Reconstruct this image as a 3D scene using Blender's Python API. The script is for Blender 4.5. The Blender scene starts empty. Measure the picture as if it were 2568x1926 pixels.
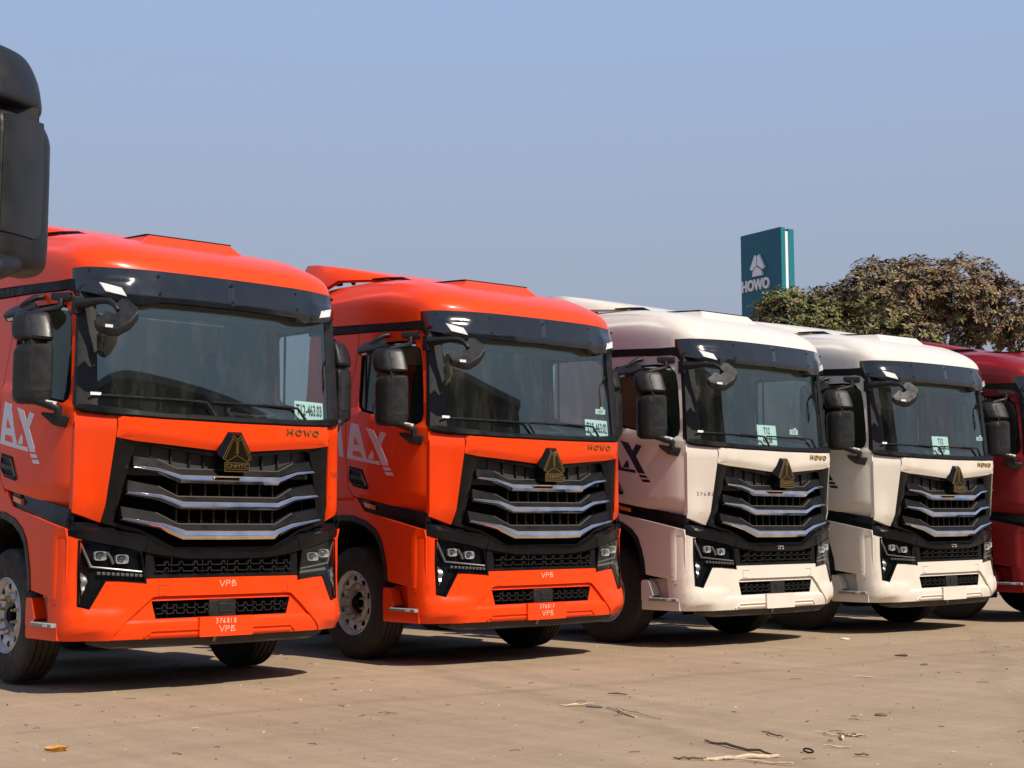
import bpy, bmesh, math, random
from mathutils import Vector, Matrix, noise
from mathutils.geometry import tessellate_polygon

random.seed(7)
SC = bpy.context.scene
COL = SC.collection
R = math.radians

# ------------------------------------------------------------------ camera
CAM_Z = 1.2105
PITCH, YAW, ROLL = 0.09926, 0.71697, -0.00249
fw = Vector((math.sin(YAW), math.cos(YAW), 0)); rt = Vector((math.cos(YAW), -math.sin(YAW), 0)); up = Vector((0, 0, 1))
f2 = fw * math.cos(PITCH) + up * math.sin(PITCH); u2 = up * math.cos(PITCH) - fw * math.sin(PITCH)
r3 = rt * math.cos(ROLL) + u2 * math.sin(ROLL); u3 = u2 * math.cos(ROLL) - rt * math.sin(ROLL)
cam = bpy.data.cameras.new('camera'); camo = bpy.data.objects.new('camera', cam); COL.objects.link(camo)
m = Matrix.Identity(4)
for k in range(3):
    m[k][0], m[k][1], m[k][2] = r3[k], u3[k], -f2[k]
m[2][3] = CAM_Z
camo.matrix_world = m
cam.sensor_width = 36; cam.lens = 3645.93 / 2568 * 36; cam.clip_end = 3000; cam.clip_start = 0.1
SC.camera = camo

# ------------------------------------------------------------------ world and sun
SUN = Vector((0.05, -1.0, 1.05)).normalized()
elev = math.asin(SUN.z); azim = math.atan2(SUN.x, SUN.y)
W = bpy.data.worlds.new('World'); SC.world = W; W.use_nodes = True
wn = W.node_tree.nodes; wl = W.node_tree.links
bg = wn['Background']; bg.inputs['Strength'].default_value = 1.0
sky = wn.new('ShaderNodeTexSky'); sky.sky_type = 'NISHITA'; sky.sun_disc = False
sky.sun_elevation = elev; sky.sun_rotation = azim; sky.dust_density = 2.5; sky.air_density = 1.0
sc_ = wn.new('ShaderNodeVectorMath'); sc_.operation = 'SCALE'; sc_.inputs['Scale'].default_value = 0.07
wl.new(sky.outputs[0], sc_.inputs[0])
# dusty horizon: the low sky is a grey-blue veil that clears upwards
tc = wn.new('ShaderNodeTexCoord'); sp = wn.new('ShaderNodeSeparateXYZ'); wl.new(tc.outputs['Generated'], sp.inputs[0])
ramp = wn.new('ShaderNodeValToRGB'); wl.new(sp.outputs['Z'], ramp.inputs[0])
el = ramp.color_ramp.elements
def srgb(r, g, b):
    f = lambda c: ((c / 255 + 0.055) / 1.055) ** 2.4 if c / 255 > 0.04045 else c / 255 / 12.92
    return (f(r), f(g), f(b), 1)
el[0].position = 0.0; el[0].color = srgb(158, 161, 180)
el[1].position = 1.0; el[1].color = srgb(58, 92, 158)
for p_, c_ in ((0.09, (164, 170, 187)), (0.20, (167, 181, 205)), (0.34, (167, 190, 227)), (0.55, (150, 177, 222))):
    e = el.new(p_); e.color = srgb(*c_)
mx = wn.new('ShaderNodeMix'); mx.data_type = 'RGBA'; mx.inputs[0].default_value = 0.86
wl.new(sc_.outputs[0], mx.inputs[6]); wl.new(ramp.outputs[0], mx.inputs[7]); wl.new(mx.outputs[2], bg.inputs['Color'])
sun = bpy.data.lights.new('sun', 'SUN'); sun.energy = 5.0; sun.angle = R(0.53); sun.color = (1.0, 0.885, 0.74)
suno = bpy.data.objects.new('sun', sun); COL.objects.link(suno)
suno.rotation_euler = (-SUN).to_track_quat('-Z', 'Y').to_euler(); suno.location = SUN * 30
SC.view_settings.view_transform = 'Standard'; SC.view_settings.look = 'None'
SC.view_settings.gamma = 1; SC.view_settings.exposure = 0.0; SC.view_settings.use_curve_mapping = False

# ------------------------------------------------------------------ materials
MATS = {}
def mat(name, col, rough=0.5, metal=0.0, coat=0.0, noise_amt=0.0, nscale=6.0, bump=0.0, bscale=200.0, spec=0.5, emit=None):
    if name in MATS: return MATS[name]
    M = bpy.data.materials.new(name); M.use_nodes = True; nt = M.node_tree
    b = nt.nodes['Principled BSDF']
    b.inputs['Base Color'].default_value = (*col, 1); b.inputs['Roughness'].default_value = rough
    b.inputs['Metallic'].default_value = metal; b.inputs['Coat Weight'].default_value = coat
    b.inputs['Coat Roughness'].default_value = 0.04; b.inputs['Specular IOR Level'].default_value = spec
    if noise_amt or bump:
        t = nt.nodes.new('ShaderNodeTexCoord')
    if noise_amt:
        n = nt.nodes.new('ShaderNodeTexNoise'); n.inputs['Scale'].default_value = nscale; n.inputs['Detail'].default_value = 6
        nt.links.new(t.outputs['Object'], n.inputs[0])
        mr = nt.nodes.new('ShaderNodeMapRange'); mr.inputs[1].default_value = 0.3; mr.inputs[2].default_value = 0.7
        mr.inputs[3].default_value = 1 - noise_amt; mr.inputs[4].default_value = 1 + noise_amt
        nt.links.new(n.outputs[0], mr.inputs[0])
        v = nt.nodes.new('ShaderNodeVectorMath'); v.operation = 'SCALE'; v.inputs[0].default_value = col
        nt.links.new(mr.outputs[0], v.inputs['Scale']); nt.links.new(v.outputs[0], b.inputs['Base Color'])
        m2 = nt.nodes.new('ShaderNodeMapRange'); m2.inputs[1].default_value = 0.3; m2.inputs[2].default_value = 0.7
        m2.inputs[3].default_value = max(0.02, rough * (1 - noise_amt)); m2.inputs[4].default_value = min(1, rough * (1 + 2 * noise_amt) + 0.02)
        nt.links.new(n.outputs[0], m2.inputs[0]); nt.links.new(m2.outputs[0], b.inputs['Roughness'])
    if bump:
        n2 = nt.nodes.new('ShaderNodeTexNoise'); n2.inputs['Scale'].default_value = bscale; n2.inputs['Detail'].default_value = 3
        nt.links.new(t.outputs['Object'], n2.inputs[0])
        bp = nt.nodes.new('ShaderNodeBump'); bp.inputs['Strength'].default_value = bump; bp.inputs['Distance'].default_value = 0.002
        nt.links.new(n2.outputs[0], bp.inputs['Height']); nt.links.new(bp.outputs[0], b.inputs['Normal'])
    MATS[name] = M
    return M

def paint(name, col, dust=(0.42, 0.33, 0.25), dust_amt=0.10):
    M = bpy.data.materials.new(name); M.use_nodes = True; nt = M.node_tree; b = nt.nodes['Principled BSDF']
    b.inputs['Roughness'].default_value = 0.32; b.inputs['Coat Weight'].default_value = 0.27; b.inputs['Coat Roughness'].default_value = 0.08
    b.inputs['Specular IOR Level'].default_value = 0.16
    t = nt.nodes.new('ShaderNodeTexCoord'); n = nt.nodes.new('ShaderNodeTexNoise'); n.inputs['Scale'].default_value = 2.2
    n.inputs['Detail'].default_value = 8; n.inputs['Roughness'].default_value = 0.65
    nt.links.new(t.outputs['Object'], n.inputs[0])
    mr = nt.nodes.new('ShaderNodeMapRange'); mr.inputs[1].default_value = 0.42; mr.inputs[2].default_value = 0.75
    mr.inputs[3].default_value = 0.0; mr.inputs[4].default_value = dust_amt
    nt.links.new(n.outputs[0], mr.inputs[0])
    x = nt.nodes.new('ShaderNodeMix'); x.data_type = 'RGBA'; x.inputs[6].default_value = (*col, 1); x.inputs[7].default_value = (*dust, 1)
    nt.links.new(mr.outputs[0], x.inputs[0]); nt.links.new(x.outputs[2], b.inputs['Base Color'])
    mc = nt.nodes.new('ShaderNodeMapRange'); mc.inputs[1].default_value = 0.4; mc.inputs[2].default_value = 0.7
    mc.inputs[3].default_value = 0.06; mc.inputs[4].default_value = 0.2
    nt.links.new(n.outputs[0], mc.inputs[0]); nt.links.new(mc.outputs[0], b.inputs['Coat Roughness'])
    MATS[name] = M
    return M

def glass(name, tint, refl=0.05, rough=0.01):
    M = bpy.data.materials.new(name); M.use_nodes = True; nt = M.node_tree
    for n in list(nt.nodes): nt.nodes.remove(n)
    o = nt.nodes.new('ShaderNodeOutputMaterial'); tr = nt.nodes.new('ShaderNodeBsdfTransparent'); tr.inputs[0].default_value = (*tint, 1)
    gl = nt.nodes.new('ShaderNodeBsdfGlossy'); gl.inputs['Roughness'].default_value = rough; gl.inputs[0].default_value = (0.84, 1.0, 0.94, 1)
    ge = nt.nodes.new('ShaderNodeNewGeometry'); dt = nt.nodes.new('ShaderNodeVectorMath'); dt.operation = 'DOT_PRODUCT'
    nt.links.new(ge.outputs['Normal'], dt.inputs[0]); nt.links.new(ge.outputs['Incoming'], dt.inputs[1])
    def mth(op, a, b=None):
        q = nt.nodes.new('ShaderNodeMath'); q.operation = op
        for i_, v_ in enumerate((a, b)):
            if v_ is None: continue
            if isinstance(v_, (int, float)): q.inputs[i_].default_value = v_
            else: nt.links.new(v_, q.inputs[i_])
        return q.outputs[0]
    c5 = mth('POWER', mth('SUBTRACT', 1.0, mth('ABSOLUTE', dt.outputs['Value'])), 5.0)
    mm = nt.nodes.new('ShaderNodeMath'); mm.operation = 'MULTIPLY_ADD'; mm.use_clamp = True
    nt.links.new(c5, mm.inputs[0]); mm.inputs[1].default_value = 1 - refl; mm.inputs[2].default_value = refl
    ms = nt.nodes.new('ShaderNodeMixShader'); nt.links.new(mm.outputs[0], ms.inputs[0]); nt.links.new(tr.outputs[0], ms.inputs[1]); nt.links.new(gl.outputs[0], ms.inputs[2])
    if name == 'windscreen_glass':
        t_ = nt.nodes.new('ShaderNodeTexCoord'); mp_ = nt.nodes.new('ShaderNodeMapping'); mp_.inputs['Scale'].default_value = (3.2, 1, .9); n_ = nt.nodes.new('ShaderNodeTexNoise')
        n_.inputs['Scale'].default_value = 2.6; n_.inputs['Detail'].default_value = 9; n_.inputs['Roughness'].default_value = .7
        nt.links.new(t_.outputs['Object'], mp_.inputs[0]); nt.links.new(mp_.outputs[0], n_.inputs[0])
        r_ = nt.nodes.new('ShaderNodeMapRange'); r_.inputs[1].default_value = .48; r_.inputs[2].default_value = .78; r_.inputs[3].default_value = .008; r_.inputs[4].default_value = .085; nt.links.new(n_.outputs[0], r_.inputs[0])
        df_ = nt.nodes.new('ShaderNodeBsdfDiffuse'); df_.inputs[0].default_value = (.45, .42, .38, 1); m2_ = nt.nodes.new('ShaderNodeMixShader')
        nt.links.new(r_.outputs[0], m2_.inputs[0]); nt.links.new(ms.outputs[0], m2_.inputs[1]); nt.links.new(df_.outputs[0], m2_.inputs[2]); ms = m2_
    nt.links.new(ms.outputs[0], o.inputs[0]); MATS[name] = M
    return M

paint('paint_orange', (0.88, 0.060, 0.005), dust_amt=0.02)
paint('paint_white', (0.75, 0.70, 0.615), dust_amt=0.22)
paint('paint_red', (0.23, 0.010, 0.013), dust_amt=0.03)
mat('gloss_black', (0.006, 0.0065, 0.008), 0.14, noise_amt=0.35, nscale=7, spec=0.22)
mat('visor_black', (0.010, 0.012, 0.015), 0.14, coat=0.6, noise_amt=0.25, nscale=5)
mat('satin_black', (0.009, 0.0093, 0.0105), 0.42, noise_amt=0.3, nscale=9, spec=0.12)
mat('plastic_black', (0.012, 0.0125, 0.013), 0.44, noise_amt=0.2, nscale=14, spec=0.4, bump=0.15, bscale=420)
mat('mirror_cheek', (0.022, 0.023, 0.024), 0.28, noise_amt=0.2, nscale=10, bump=0.12, bscale=500)
mat('deep_black', (0.004, 0.004, 0.004), 0.8, spec=0.1)
mat('rubber', (0.022, 0.019, 0.017), 0.85, noise_amt=0.4, nscale=9, bump=0.5, bscale=90)
mat('tyre_tread', (0.050, 0.042, 0.034), 0.9, noise_amt=0.35, nscale=14, bump=0.6, bscale=70)
mat('chrome', (0.74, 0.75, 0.76), 0.07, metal=1.0, noise_amt=0.25, nscale=5)
mat('rim_steel', (0.50, 0.50, 0.49), 0.40, metal=0.35, noise_amt=0.2, nscale=8)
mat('nut_brass', (0.55, 0.48, 0.30), 0.35, metal=0.8)
mat('gold', (0.50, 0.34, 0.12), 0.33, metal=1.0)
mat('gold_dark', (0.05, 0.036, 0.013), 0.18, metal=0.8)
mat('alu_tread', (0.30, 0.30, 0.29), 0.5, metal=0.3, noise_amt=0.2, nscale=30)
mat('amber', (0.75, 0.20, 0.02), 0.15, coat=0.8)
mat('lamp_white', (0.80, 0.80, 0.78), 0.12, coat=0.8, noise_amt=0.1, nscale=60)
mat('lamp_grey', (0.16, 0.16, 0.155), 0.3, metal=0.3)
mat('lens_chrome', (0.80, 0.81, 0.83), 0.16, metal=0.7)
mat('lens_dark', (0.05, 0.055, 0.06), 0.03, coat=1.0)
mat('sticker_white', (0.80, 0.80, 0.78), 0.5)
mat('sticker_ink', (0.10, 0.10, 0.10), 0.6)
mat('sheet_green', (0.76, 0.90, 0.87), 0.5)
mat('ink_black', (0.02, 0.02, 0.025), 0.6)
mat('decal_white', (0.72, 0.72, 0.76), 0.35)
mat('decal_navy', (0.012, 0.014, 0.045), 0.35)
mat('chalk', (0.78, 0.62, 0.55), 0.8)
mat('marker_ink', (0.05, 0.04, 0.04), 0.7)
mat('cab_cloth', (0.50, 0.50, 0.47), 0.85)
mat('cab_dark', (0.035, 0.035, 0.037), 0.6)
mat('cab_trim', (0.16, 0.16, 0.155), 0.6)
mat('frame_grey', (0.05, 0.045, 0.04), 0.7, noise_amt=0.3)
mat('dusty_edge_highlight', (0.085, 0.075, 0.062), 0.5)
mat('screw', (0.12, 0.12, 0.12), 0.2, metal=0.9)
mat('mirror_glass', (0.75, 0.78, 0.8), 0.02, metal=1.0)
glass('windscreen_glass', (0.74, 0.85, 0.83), 0.135)
glass('side_glass', (0.50, 0.57, 0.56), 0.07)
glass('lamp_glass', (0.92, 0.93, 0.93), 0.04)

# ------------------------------------------------------------------ mesh helpers
class MB:
    def __init__(s): s.v = []; s.f = []; s.m = []
    def add(s, vs, fs, mi=0):
        b = len(s.v); s.v += [tuple(p) for p in vs]; s.f += [tuple(i + b for i in f) for f in fs]; s.m += [mi] * len(fs)
    def box(s, c, d, mi=0, rot=None):
        hx, hy, hz = d[0] / 2, d[1] / 2, d[2] / 2
        P = [Vector((sx * hx, sy * hy, sz * hz)) for sx in (-1, 1) for sy in (-1, 1) for sz in (-1, 1)]
        if rot is not None: P = [rot @ p for p in P]
        P = [p + Vector(c) for p in P]
        s.add(P, [(0, 1, 3, 2), (4, 6, 7, 5), (0, 4, 5, 1), (2, 3, 7, 6), (0, 2, 6, 4), (1, 5, 7, 3)], mi)
    def cyl(s, a, b, r, n=12, mi=0, r2=None, caps=True):
        a = Vector(a); b = Vector(b); d = (b - a).normalized()
        q = d.orthogonal().normalized(); w = d.cross(q); r2 = r if r2 is None else r2
        vs = []
        for k in range(n):
            t = 2 * math.pi * k / n; e = q * math.cos(t) + w * math.sin(t)
            vs.append(a + e * r); vs.append(b + e * r2)
        fs = [(2 * k, 2 * ((k + 1) % n), 2 * ((k + 1) % n) + 1, 2 * k + 1) for k in range(n)]
        if caps: fs += [tuple(2 * k for k in range(n))[::-1], tuple(2 * k + 1 for k in range(n))]
        s.add(vs, fs, mi)
    def tube(s, pts, r, n=8, mi=0, close=False):
        pts = [Vector(p) for p in pts]; rr = r if isinstance(r, (list, tuple)) else [r] * len(pts)
        rings = []; q = None
        for i, p in enumerate(pts):
            a = pts[max(i - 1, 0)]; b = pts[min(i + 1, len(pts) - 1)]
            if close: a = pts[i - 1]; b = pts[(i + 1) % len(pts)]
            d = (b - a).normalized()
            q = d.orthogonal().normalized() if q is None else (q - d * q.dot(d)).normalized()
            w = d.cross(q)
            rings.append([p + (q * math.cos(2 * math.pi * k / n) + w * math.sin(2 * math.pi * k / n)) * rr[i] for k in range(n)])
        vs = [v for g in rings for v in g]; fs = []
        L = len(rings)
        for i in range(L if close else L - 1):
            j = (i + 1) % L
            for k in range(n):
                k2 = (k + 1) % n; fs.append((i * n + k, i * n + k2, j * n + k2, j * n + k))
        if not close: fs += [tuple(range(n))[::-1], tuple((L - 1) * n + k for k in range(n))]
        s.add(vs, fs, mi)
    def loft(s, rings, mi=0, cap=True, close=True):
        n = len(rings[0]); vs = [v for g in rings for v in g]; fs = []
        for i in range(len(rings) - 1):
            for k in range(n if close else n - 1):
                k2 = (k + 1) % n; fs.append((i * n + k, i * n + k2, (i + 1) * n + k2, (i + 1) * n + k))
        if cap: fs += [tuple(range(n))[::-1], tuple((len(rings) - 1) * n + k for k in range(n))]
        s.add(vs, fs, mi)
    def lathe(s, prof, axis_pt, n=48, mi=0, x=True):
        # profile of (x offset, radius), turned about the x axis through axis_pt
        rings = []
        for (xx, r) in prof:
            rings.append([(axis_pt[0] + xx, axis_pt[1] + r * math.cos(2 * math.pi * k / n), axis_pt[2] + r * math.sin(2 * math.pi * k / n)) for k in range(n)])
        vs = [v for g in rings for v in g]; fs = []
        for i in range(len(rings) - 1):
            for k in range(n):
                k2 = (k + 1) % n; fs.append((i * n + k, (i + 1) * n + k, (i + 1) * n + k2, i * n + k2))
        s.add(vs, fs, mi)
    def mirror(s):
        o = MB(); o.v = [(-p[0], p[1], p[2]) for p in s.v]; o.f = [tuple(reversed(f)) for f in s.f]; o.m = list(s.m); return o
    def merge(s, o):
        b = len(s.v); s.v += o.v; s.f += [tuple(i + b for i in f) for f in o.f]; s.m += o.m; return s
    def mesh(s, name, smooth=35, fix=True):
        me = bpy.data.meshes.new(name); me.from_pydata(s.v, [], s.f); me.update()
        for p, k in zip(me.polygons, s.m): p.material_index = k
        if fix:
            bm = bmesh.new(); bm.from_mesh(me); bmesh.ops.remove_doubles(bm, verts=bm.verts, dist=0.0002)
            bmesh.ops.recalc_face_normals(bm, faces=bm.faces); bm.to_mesh(me); bm.free()
        if smooth:
            me.polygons.foreach_set('use_smooth', [True] * len(me.polygons)); me.set_sharp_from_angle(angle=R(smooth))
        return me

def interp(T, x):
    if x <= T[0][0]: return T[0][1]
    for (a, b), (c, d) in zip(T, T[1:]):
        if x <= c: return b + (d - b) * (x - a) / (c - a)
    return T[-1][1]
def sm2(a, b, x): return sm(a, b, x) if a < b else 1 - sm(b, a, x)
def sm(a, b, x):
    t = min(1, max(0, (x - a) / (b - a))); return t * t * (3 - 2 * t)

def panel(loops, fn, back, step=(0.08, 0.08), cutx=(), cutz=(), sym=False):
    """flat outline(s) in (a,b) filled, cut into a grid, mapped by fn(a,b) and given a folded-back rim"""
    bm = bmesh.new()
    allv = [p for L in loops for p in L]
    tris = tessellate_polygon([[Vector((p[0], p[1], 0)) for p in L] for L in loops])
    bv = [bm.verts.new((p[0], p[1], 0)) for p in allv]
    for t in tris:
        try: bm.faces.new([bv[i] for i in t])
        except ValueError: pass
    a0 = min(p[0] for p in allv); a1 = max(p[0] for p in allv); b0 = min(p[1] for p in allv); b1 = max(p[1] for p in allv)
    ca = set(cutx); cb = set(cutz)
    k = math.floor(a0 / step[0]) + 1
    while k * step[0] < a1: ca.add(k * step[0]); k += 1
    k = math.floor(b0 / step[1]) + 1
    while k * step[1] < b1: cb.add(k * step[1]); k += 1
    for v in ca:
        bmesh.ops.bisect_plane(bm, geom=bm.verts[:] + bm.edges[:] + bm.faces[:], plane_co=(v, 0, 0), plane_no=(1, 0, 0), dist=1e-5)
    for v in cb:
        bmesh.ops.bisect_plane(bm, geom=bm.verts[:] + bm.edges[:] + bm.faces[:], plane_co=(0, v, 0), plane_no=(0, 1, 0), dist=1e-5)
    bmesh.ops.remove_doubles(bm, verts=bm.verts, dist=1e-5)
    be = [e for e in bm.edges if len(e.link_faces) == 1]
    loop_v = {}
    ring = [(e.verts[0], e.verts[1]) for e in be]
    me_v = [tuple(fn(v.co.x, v.co.y)) for v in bm.verts]
    bm.verts.index_update()
    o = MB(); o.add(me_v, [[v.index for v in f.verts] for f in bm.faces])
    n0 = len(me_v); back = Vector(back); mp = {}
    def bk(i):
        if i not in mp: mp[i] = len(o.v); o.v.append(tuple(Vector(o.v[i]) + back))
        return mp[i]
    for a, b in ring:
        o.f.append((a.index, b.index, bk(b.index), bk(a.index))); o.m.append(0)
    bm.free()
    if sym:
        o.merge(o.mirror())
    return o

def ribbon(pts, w, yf, depth, close=False, prof=None, wf=None):
    """thick mitred strip along a polyline in (x,z); yf(x,z) front depth; prof: list of (t across -1..1, dy)"""
    P = [Vector((p[0], p[1])) for p in pts]; n = len(P)
    prof = prof or [(-1, 0), (1, 0)]
    rings = []
    for i, p in enumerate(P):
        if close or 0 < i < n - 1:
            d1 = (p - P[i - 1]).normalized(); d2 = (P[(i + 1) % n] - p).normalized()
        elif i == 0: d1 = d2 = (P[1] - p).normalized()
        else: d1 = d2 = (p - P[i - 1]).normalized()
        nn = Vector((-(d1.y + d2.y), d1.x + d2.x)).normalized(); k = 1 / max(0.4, nn.dot(Vector((-d1.y, d1.x))))
        ww = (wf(i) if wf else w) * 0.5 * k
        ring = []
        for t, dy in prof:
            q = p + nn * ww * t; ring.append((q.x, yf(q.x, q.y) + dy, q.y))
        q = p + nn * ww * prof[-1][0]; ring.append((q.x, yf(q.x, q.y) + depth, q.y))
        q = p + nn * ww * prof[0][0]; ring.append((q.x, yf(q.x, q.y) + depth, q.y))
        rings.append(ring)
    if close: rings.append(rings[0])
    o = MB(); o.loft(rings, cap=not close); return o

def flat_text(s, size, bold=0.0, xs=1.0, align='CENTER'):
    cu = bpy.data.curves.new('t', 'FONT'); cu.body = s; cu.size = size; cu.offset = bold; cu.align_x = align; cu.align_y = 'CENTER'
    cu.resolution_u = 3
    ob = bpy.data.objects.new('t', cu); COL.objects.link(ob)
    dg = bpy.context.evaluated_depsgraph_get(); me = bpy.data.meshes.new_from_object(ob.evaluated_get(dg))
    vs = [(v.co.x * xs, v.co.y) for v in me.vertices]; fs = [tuple(p.vertices) for p in me.polygons]
    bpy.data.objects.remove(ob); bpy.data.curves.remove(cu); bpy.data.meshes.remove(me)
    return vs, fs

STROKES = {
 'V': [[(0, 1), (.4, 0), (.85, 1)]], 'P': [[(.1, 0), (.15, 1)], [(.15, 1), (.7, .9), (.75, .6), (.15, .45)]],
 'B': [[(.1, 0), (.15, 1)], [(.15, 1), (.7, .9), (.2, .55), (.8, .4), (.75, .1), (.1, 0)]],
 '3': [[(.1, .95), (.6, .95), (.3, .6), (.65, .35), (.4, 0), (.1, .1)]], '7': [[(.05, .95), (.7, .95), (.3, 0)], [(.2, .5), (.6, .5)]],
 '6': [[(.6, 1), (.2, .6), (.15, .2), (.4, 0), (.65, .25), (.45, .45), (.15, .3)]],
 '8': [[(.4, .5), (.15, .75), (.4, 1), (.65, .75), (.4, .5), (.1, .2), (.4, 0), (.7, .2), (.4, .5)]],
 '1': [[(.35, 1), (.3, 0)]], '2': [[(.1, .8), (.4, 1), (.6, .75), (.1, 0), (.7, .05)]], '4': [[(.2, .9), (.1, .45), (.7, .5)], [(.6, .8), (.5, 0)]],
 '9': [[(.6, .7), (.3, .95), (.15, .65), (.5, .55), (.6, .8), (.45, 0)]],
 'H': [[(.15, 0), (.15, 1)], [(.8, 0), (.8, 1)], [(.15, .5), (.8, .5)]],
 'O': [[(.47, 0), (.16, .18), (.08, .5), (.16, .82), (.47, 1), (.78, .82), (.86, .5), (.78, .18), (.47, 0)]],
 'W': [[(.0, 1), (.28, 0), (.5, .75), (.72, 0), (1.0, 1)]],
}
SERIF = {'H': [(.15, 0), (.15, 1), (.8, 0), (.8, 1)], 'W': [(.02, 1), (.98, 1)], 'O': []}
def scribble(text, x0, z0, h, w, yf, lw, depth=0.002, eps=0.002, slant=0.0, seed=1, adv=0.85, jit=0.05, thick=None):
    rnd = random.Random(seed); o = MB(); x = x0
    for ch in text:
        if ch == ' ': x += w * adv; continue
        for st in STROKES[ch]:
            pts = []
            for (a, b) in st:
                pts.append((x + (a + slant * b + rnd.uniform(-jit, jit)) * w, z0 + (b + rnd.uniform(-jit, jit)) * h))
            o.merge(ribbon(pts, lw, lambda a, b: yf(a, b) - eps, depth))
        if thick:
            for (a, b) in SERIF[ch]:
                o.merge(ribbon([(x + (a - .12) * w, z0 + b * h), (x + (a + .12) * w, z0 + b * h)], lw * .55, lambda a_, b_: yf(a_, b_) - eps, depth))
        x += w * adv * (1 + 0.18)
    return o

# ------------------------------------------------------------------ object helpers
def link(name, me, mats, parent=None, loc=None):
    o = bpy.data.objects.new(name, me); COL.objects.link(o)
    if me is not None and mats:
        while len(me.materials) < len(mats): me.materials.append(None)
        for i, mm in enumerate(mats):
            o.material_slots[i].link = 'OBJECT'; o.material_slots[i].material = MATS[mm]
    if parent: o.parent = parent
    if loc: o.location = loc
    return o
def tag(o, label=None, cat=None, group=None, kind=None):
    if label: o['label'] = label
    if cat: o['category'] = cat
    if group: o['group'] = group
    if kind: o['kind'] = kind
    return o
def bevel(o, w=0.004, seg=2, ang=40):
    md = o.modifiers.new('edge_rounding', 'BEVEL'); md.width = w; md.segments = seg; md.limit_method = 'ANGLE'; md.angle_limit = R(ang)
    md.harden_normals = False; md.use_clamp_overlap = True
    return o

# ------------------------------------------------------------------ truck surfaces (x across, y back, z up; front at y = 0)
P1T = [(0, -.03), (.35, -.022), (.6, .002), (.85, .03), (.925, .055), (1.0, .125), (1.08, .2), (1.165, .285)]
def crease_z(x): return interp([(0, 1.85), (.16, 1.862), (.93, 1.935)], abs(x))
def F1(x, z):
    a = abs(x); y = interp(P1T, a) + .06 * max(0, 2.0 - z) / .75 * (1 - sm(1.0, 1.165, a))
    if a < .93: y += .42 * max(0, crease_z(x) - z)
    else: y += .35 * max(0, 1.37 - z) * 1.0
    y += .55 * max(0, z - interp([(.9, 2.03), (.93, 1.965), (1.165, 1.985)], a)) 
    return y
PB = [(0, .042), (.23, .052), (.6, .082), (.7, .088), (.95, .155), (1.1, .21), (1.17, .262), (1.205, .32), (1.225, .40), (1.235, .55)]
def FB(x, z):
    a = abs(x); y = interp(PB, a)
    y += .25 * max(0, .46 - z)            # tucks in towards the bottom
    y += .06 * sm(.60, .95, z) * sm(.8, 1.1, a) * 0.4
    y -= .024 * sm(.72, .90, a) * sm2(.635, .560, z)
    y += .60 * max(0, .468 - z) * sm(.86, 1.05, a)
    return y
PV = [(0, .058), (.35, .066), (.6, .083), (.8, .125), (1.0, .205), (1.09, .262), (1.13, .33), (1.15, .41)]
def FV(x, z): return interp(PV, abs(x)) + .17 * (z - 2.99)
PW = [(0, .078), (.5, .098), (.85, .152), (1.04, .212), (1.12, .262), (1.165, .30)]
def FW(x, z): return .078 + .09 * x * x + .035 * x ** 6 + .10 * (z - 2.08)
PX = [(.2, 1.135), (.285, 1.165), (.47, 1.205), (.8, 1.235), (1.1, 1.25), (2.3, 1.255)]
def SX(y, z):
    x = interp(PX, y) - .05 * max(0, z - 2.1) ** 1.2
    x -= .012 * sm(0, .03, z - (2.075 + .205 * (y - .2)))       # ledge under the side window
    x -= .40 * max(0, 1.50 - z) * sm(0, .12, 1.6 - z)
    return x
def left(fn, off=0.0): return lambda y, z: (-(fn(y, z) + off), y, z)

PARTS = []
def islands(mb):
    par = list(range(len(mb.v)))
    def fd(i):
        while par[i] != i: par[i] = par[par[i]]; i = par[i]
        return i
    for f in mb.f:
        for k in f[1:]: par[fd(k)] = fd(f[0])
    g = {}
    for f, mi in zip(mb.f, mb.m): g.setdefault(fd(f[0]), []).append((f, mi))
    out = []
    for fs in g.values():
        o = MB(); mp = {}
        for f, mi in fs:
            for i in f:
                if i not in mp: mp[i] = len(o.v); o.v.append(mb.v[i])
            o.f.append(tuple(mp[i] for i in f)); o.m.append(mi)
        out.append(o)
    return out
SPLIT = ('bumper_lip', 'intake_post', 'deflector_bracket', 'splash_shade_guard', 'chassis_member', 'price_tag')
def part(name, mb, mats, parent=None, bev=0.0, label=None, when=None, smooth=35):
    if name in SPLIT:
        isl = islands(mb)
        if len(isl) > 1:
            for o in isl: r_ = part(name, o, mats, parent, bev, label, when, smooth)
            return r_
    me = mb.mesh(name, smooth) if isinstance(mb, MB) else mb
    if isinstance(mats, str): mats = [mats]
    PARTS.append(dict(name=name, me=me, mats=mats, parent=parent, bev=bev, label=label, when=when)); return len(PARTS) - 1
def both(name, mb, mats, parent=None, bev=0.0, smooth=35, plabels=None):
    a = part(name, mb, mats, parent if not isinstance(parent, tuple) else parent[0], bev, smooth=smooth)
    b = part(name, mb.mirror(), mats, parent if not isinstance(parent, tuple) else parent[1], bev, smooth=smooth)
    return (a, b)

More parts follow.
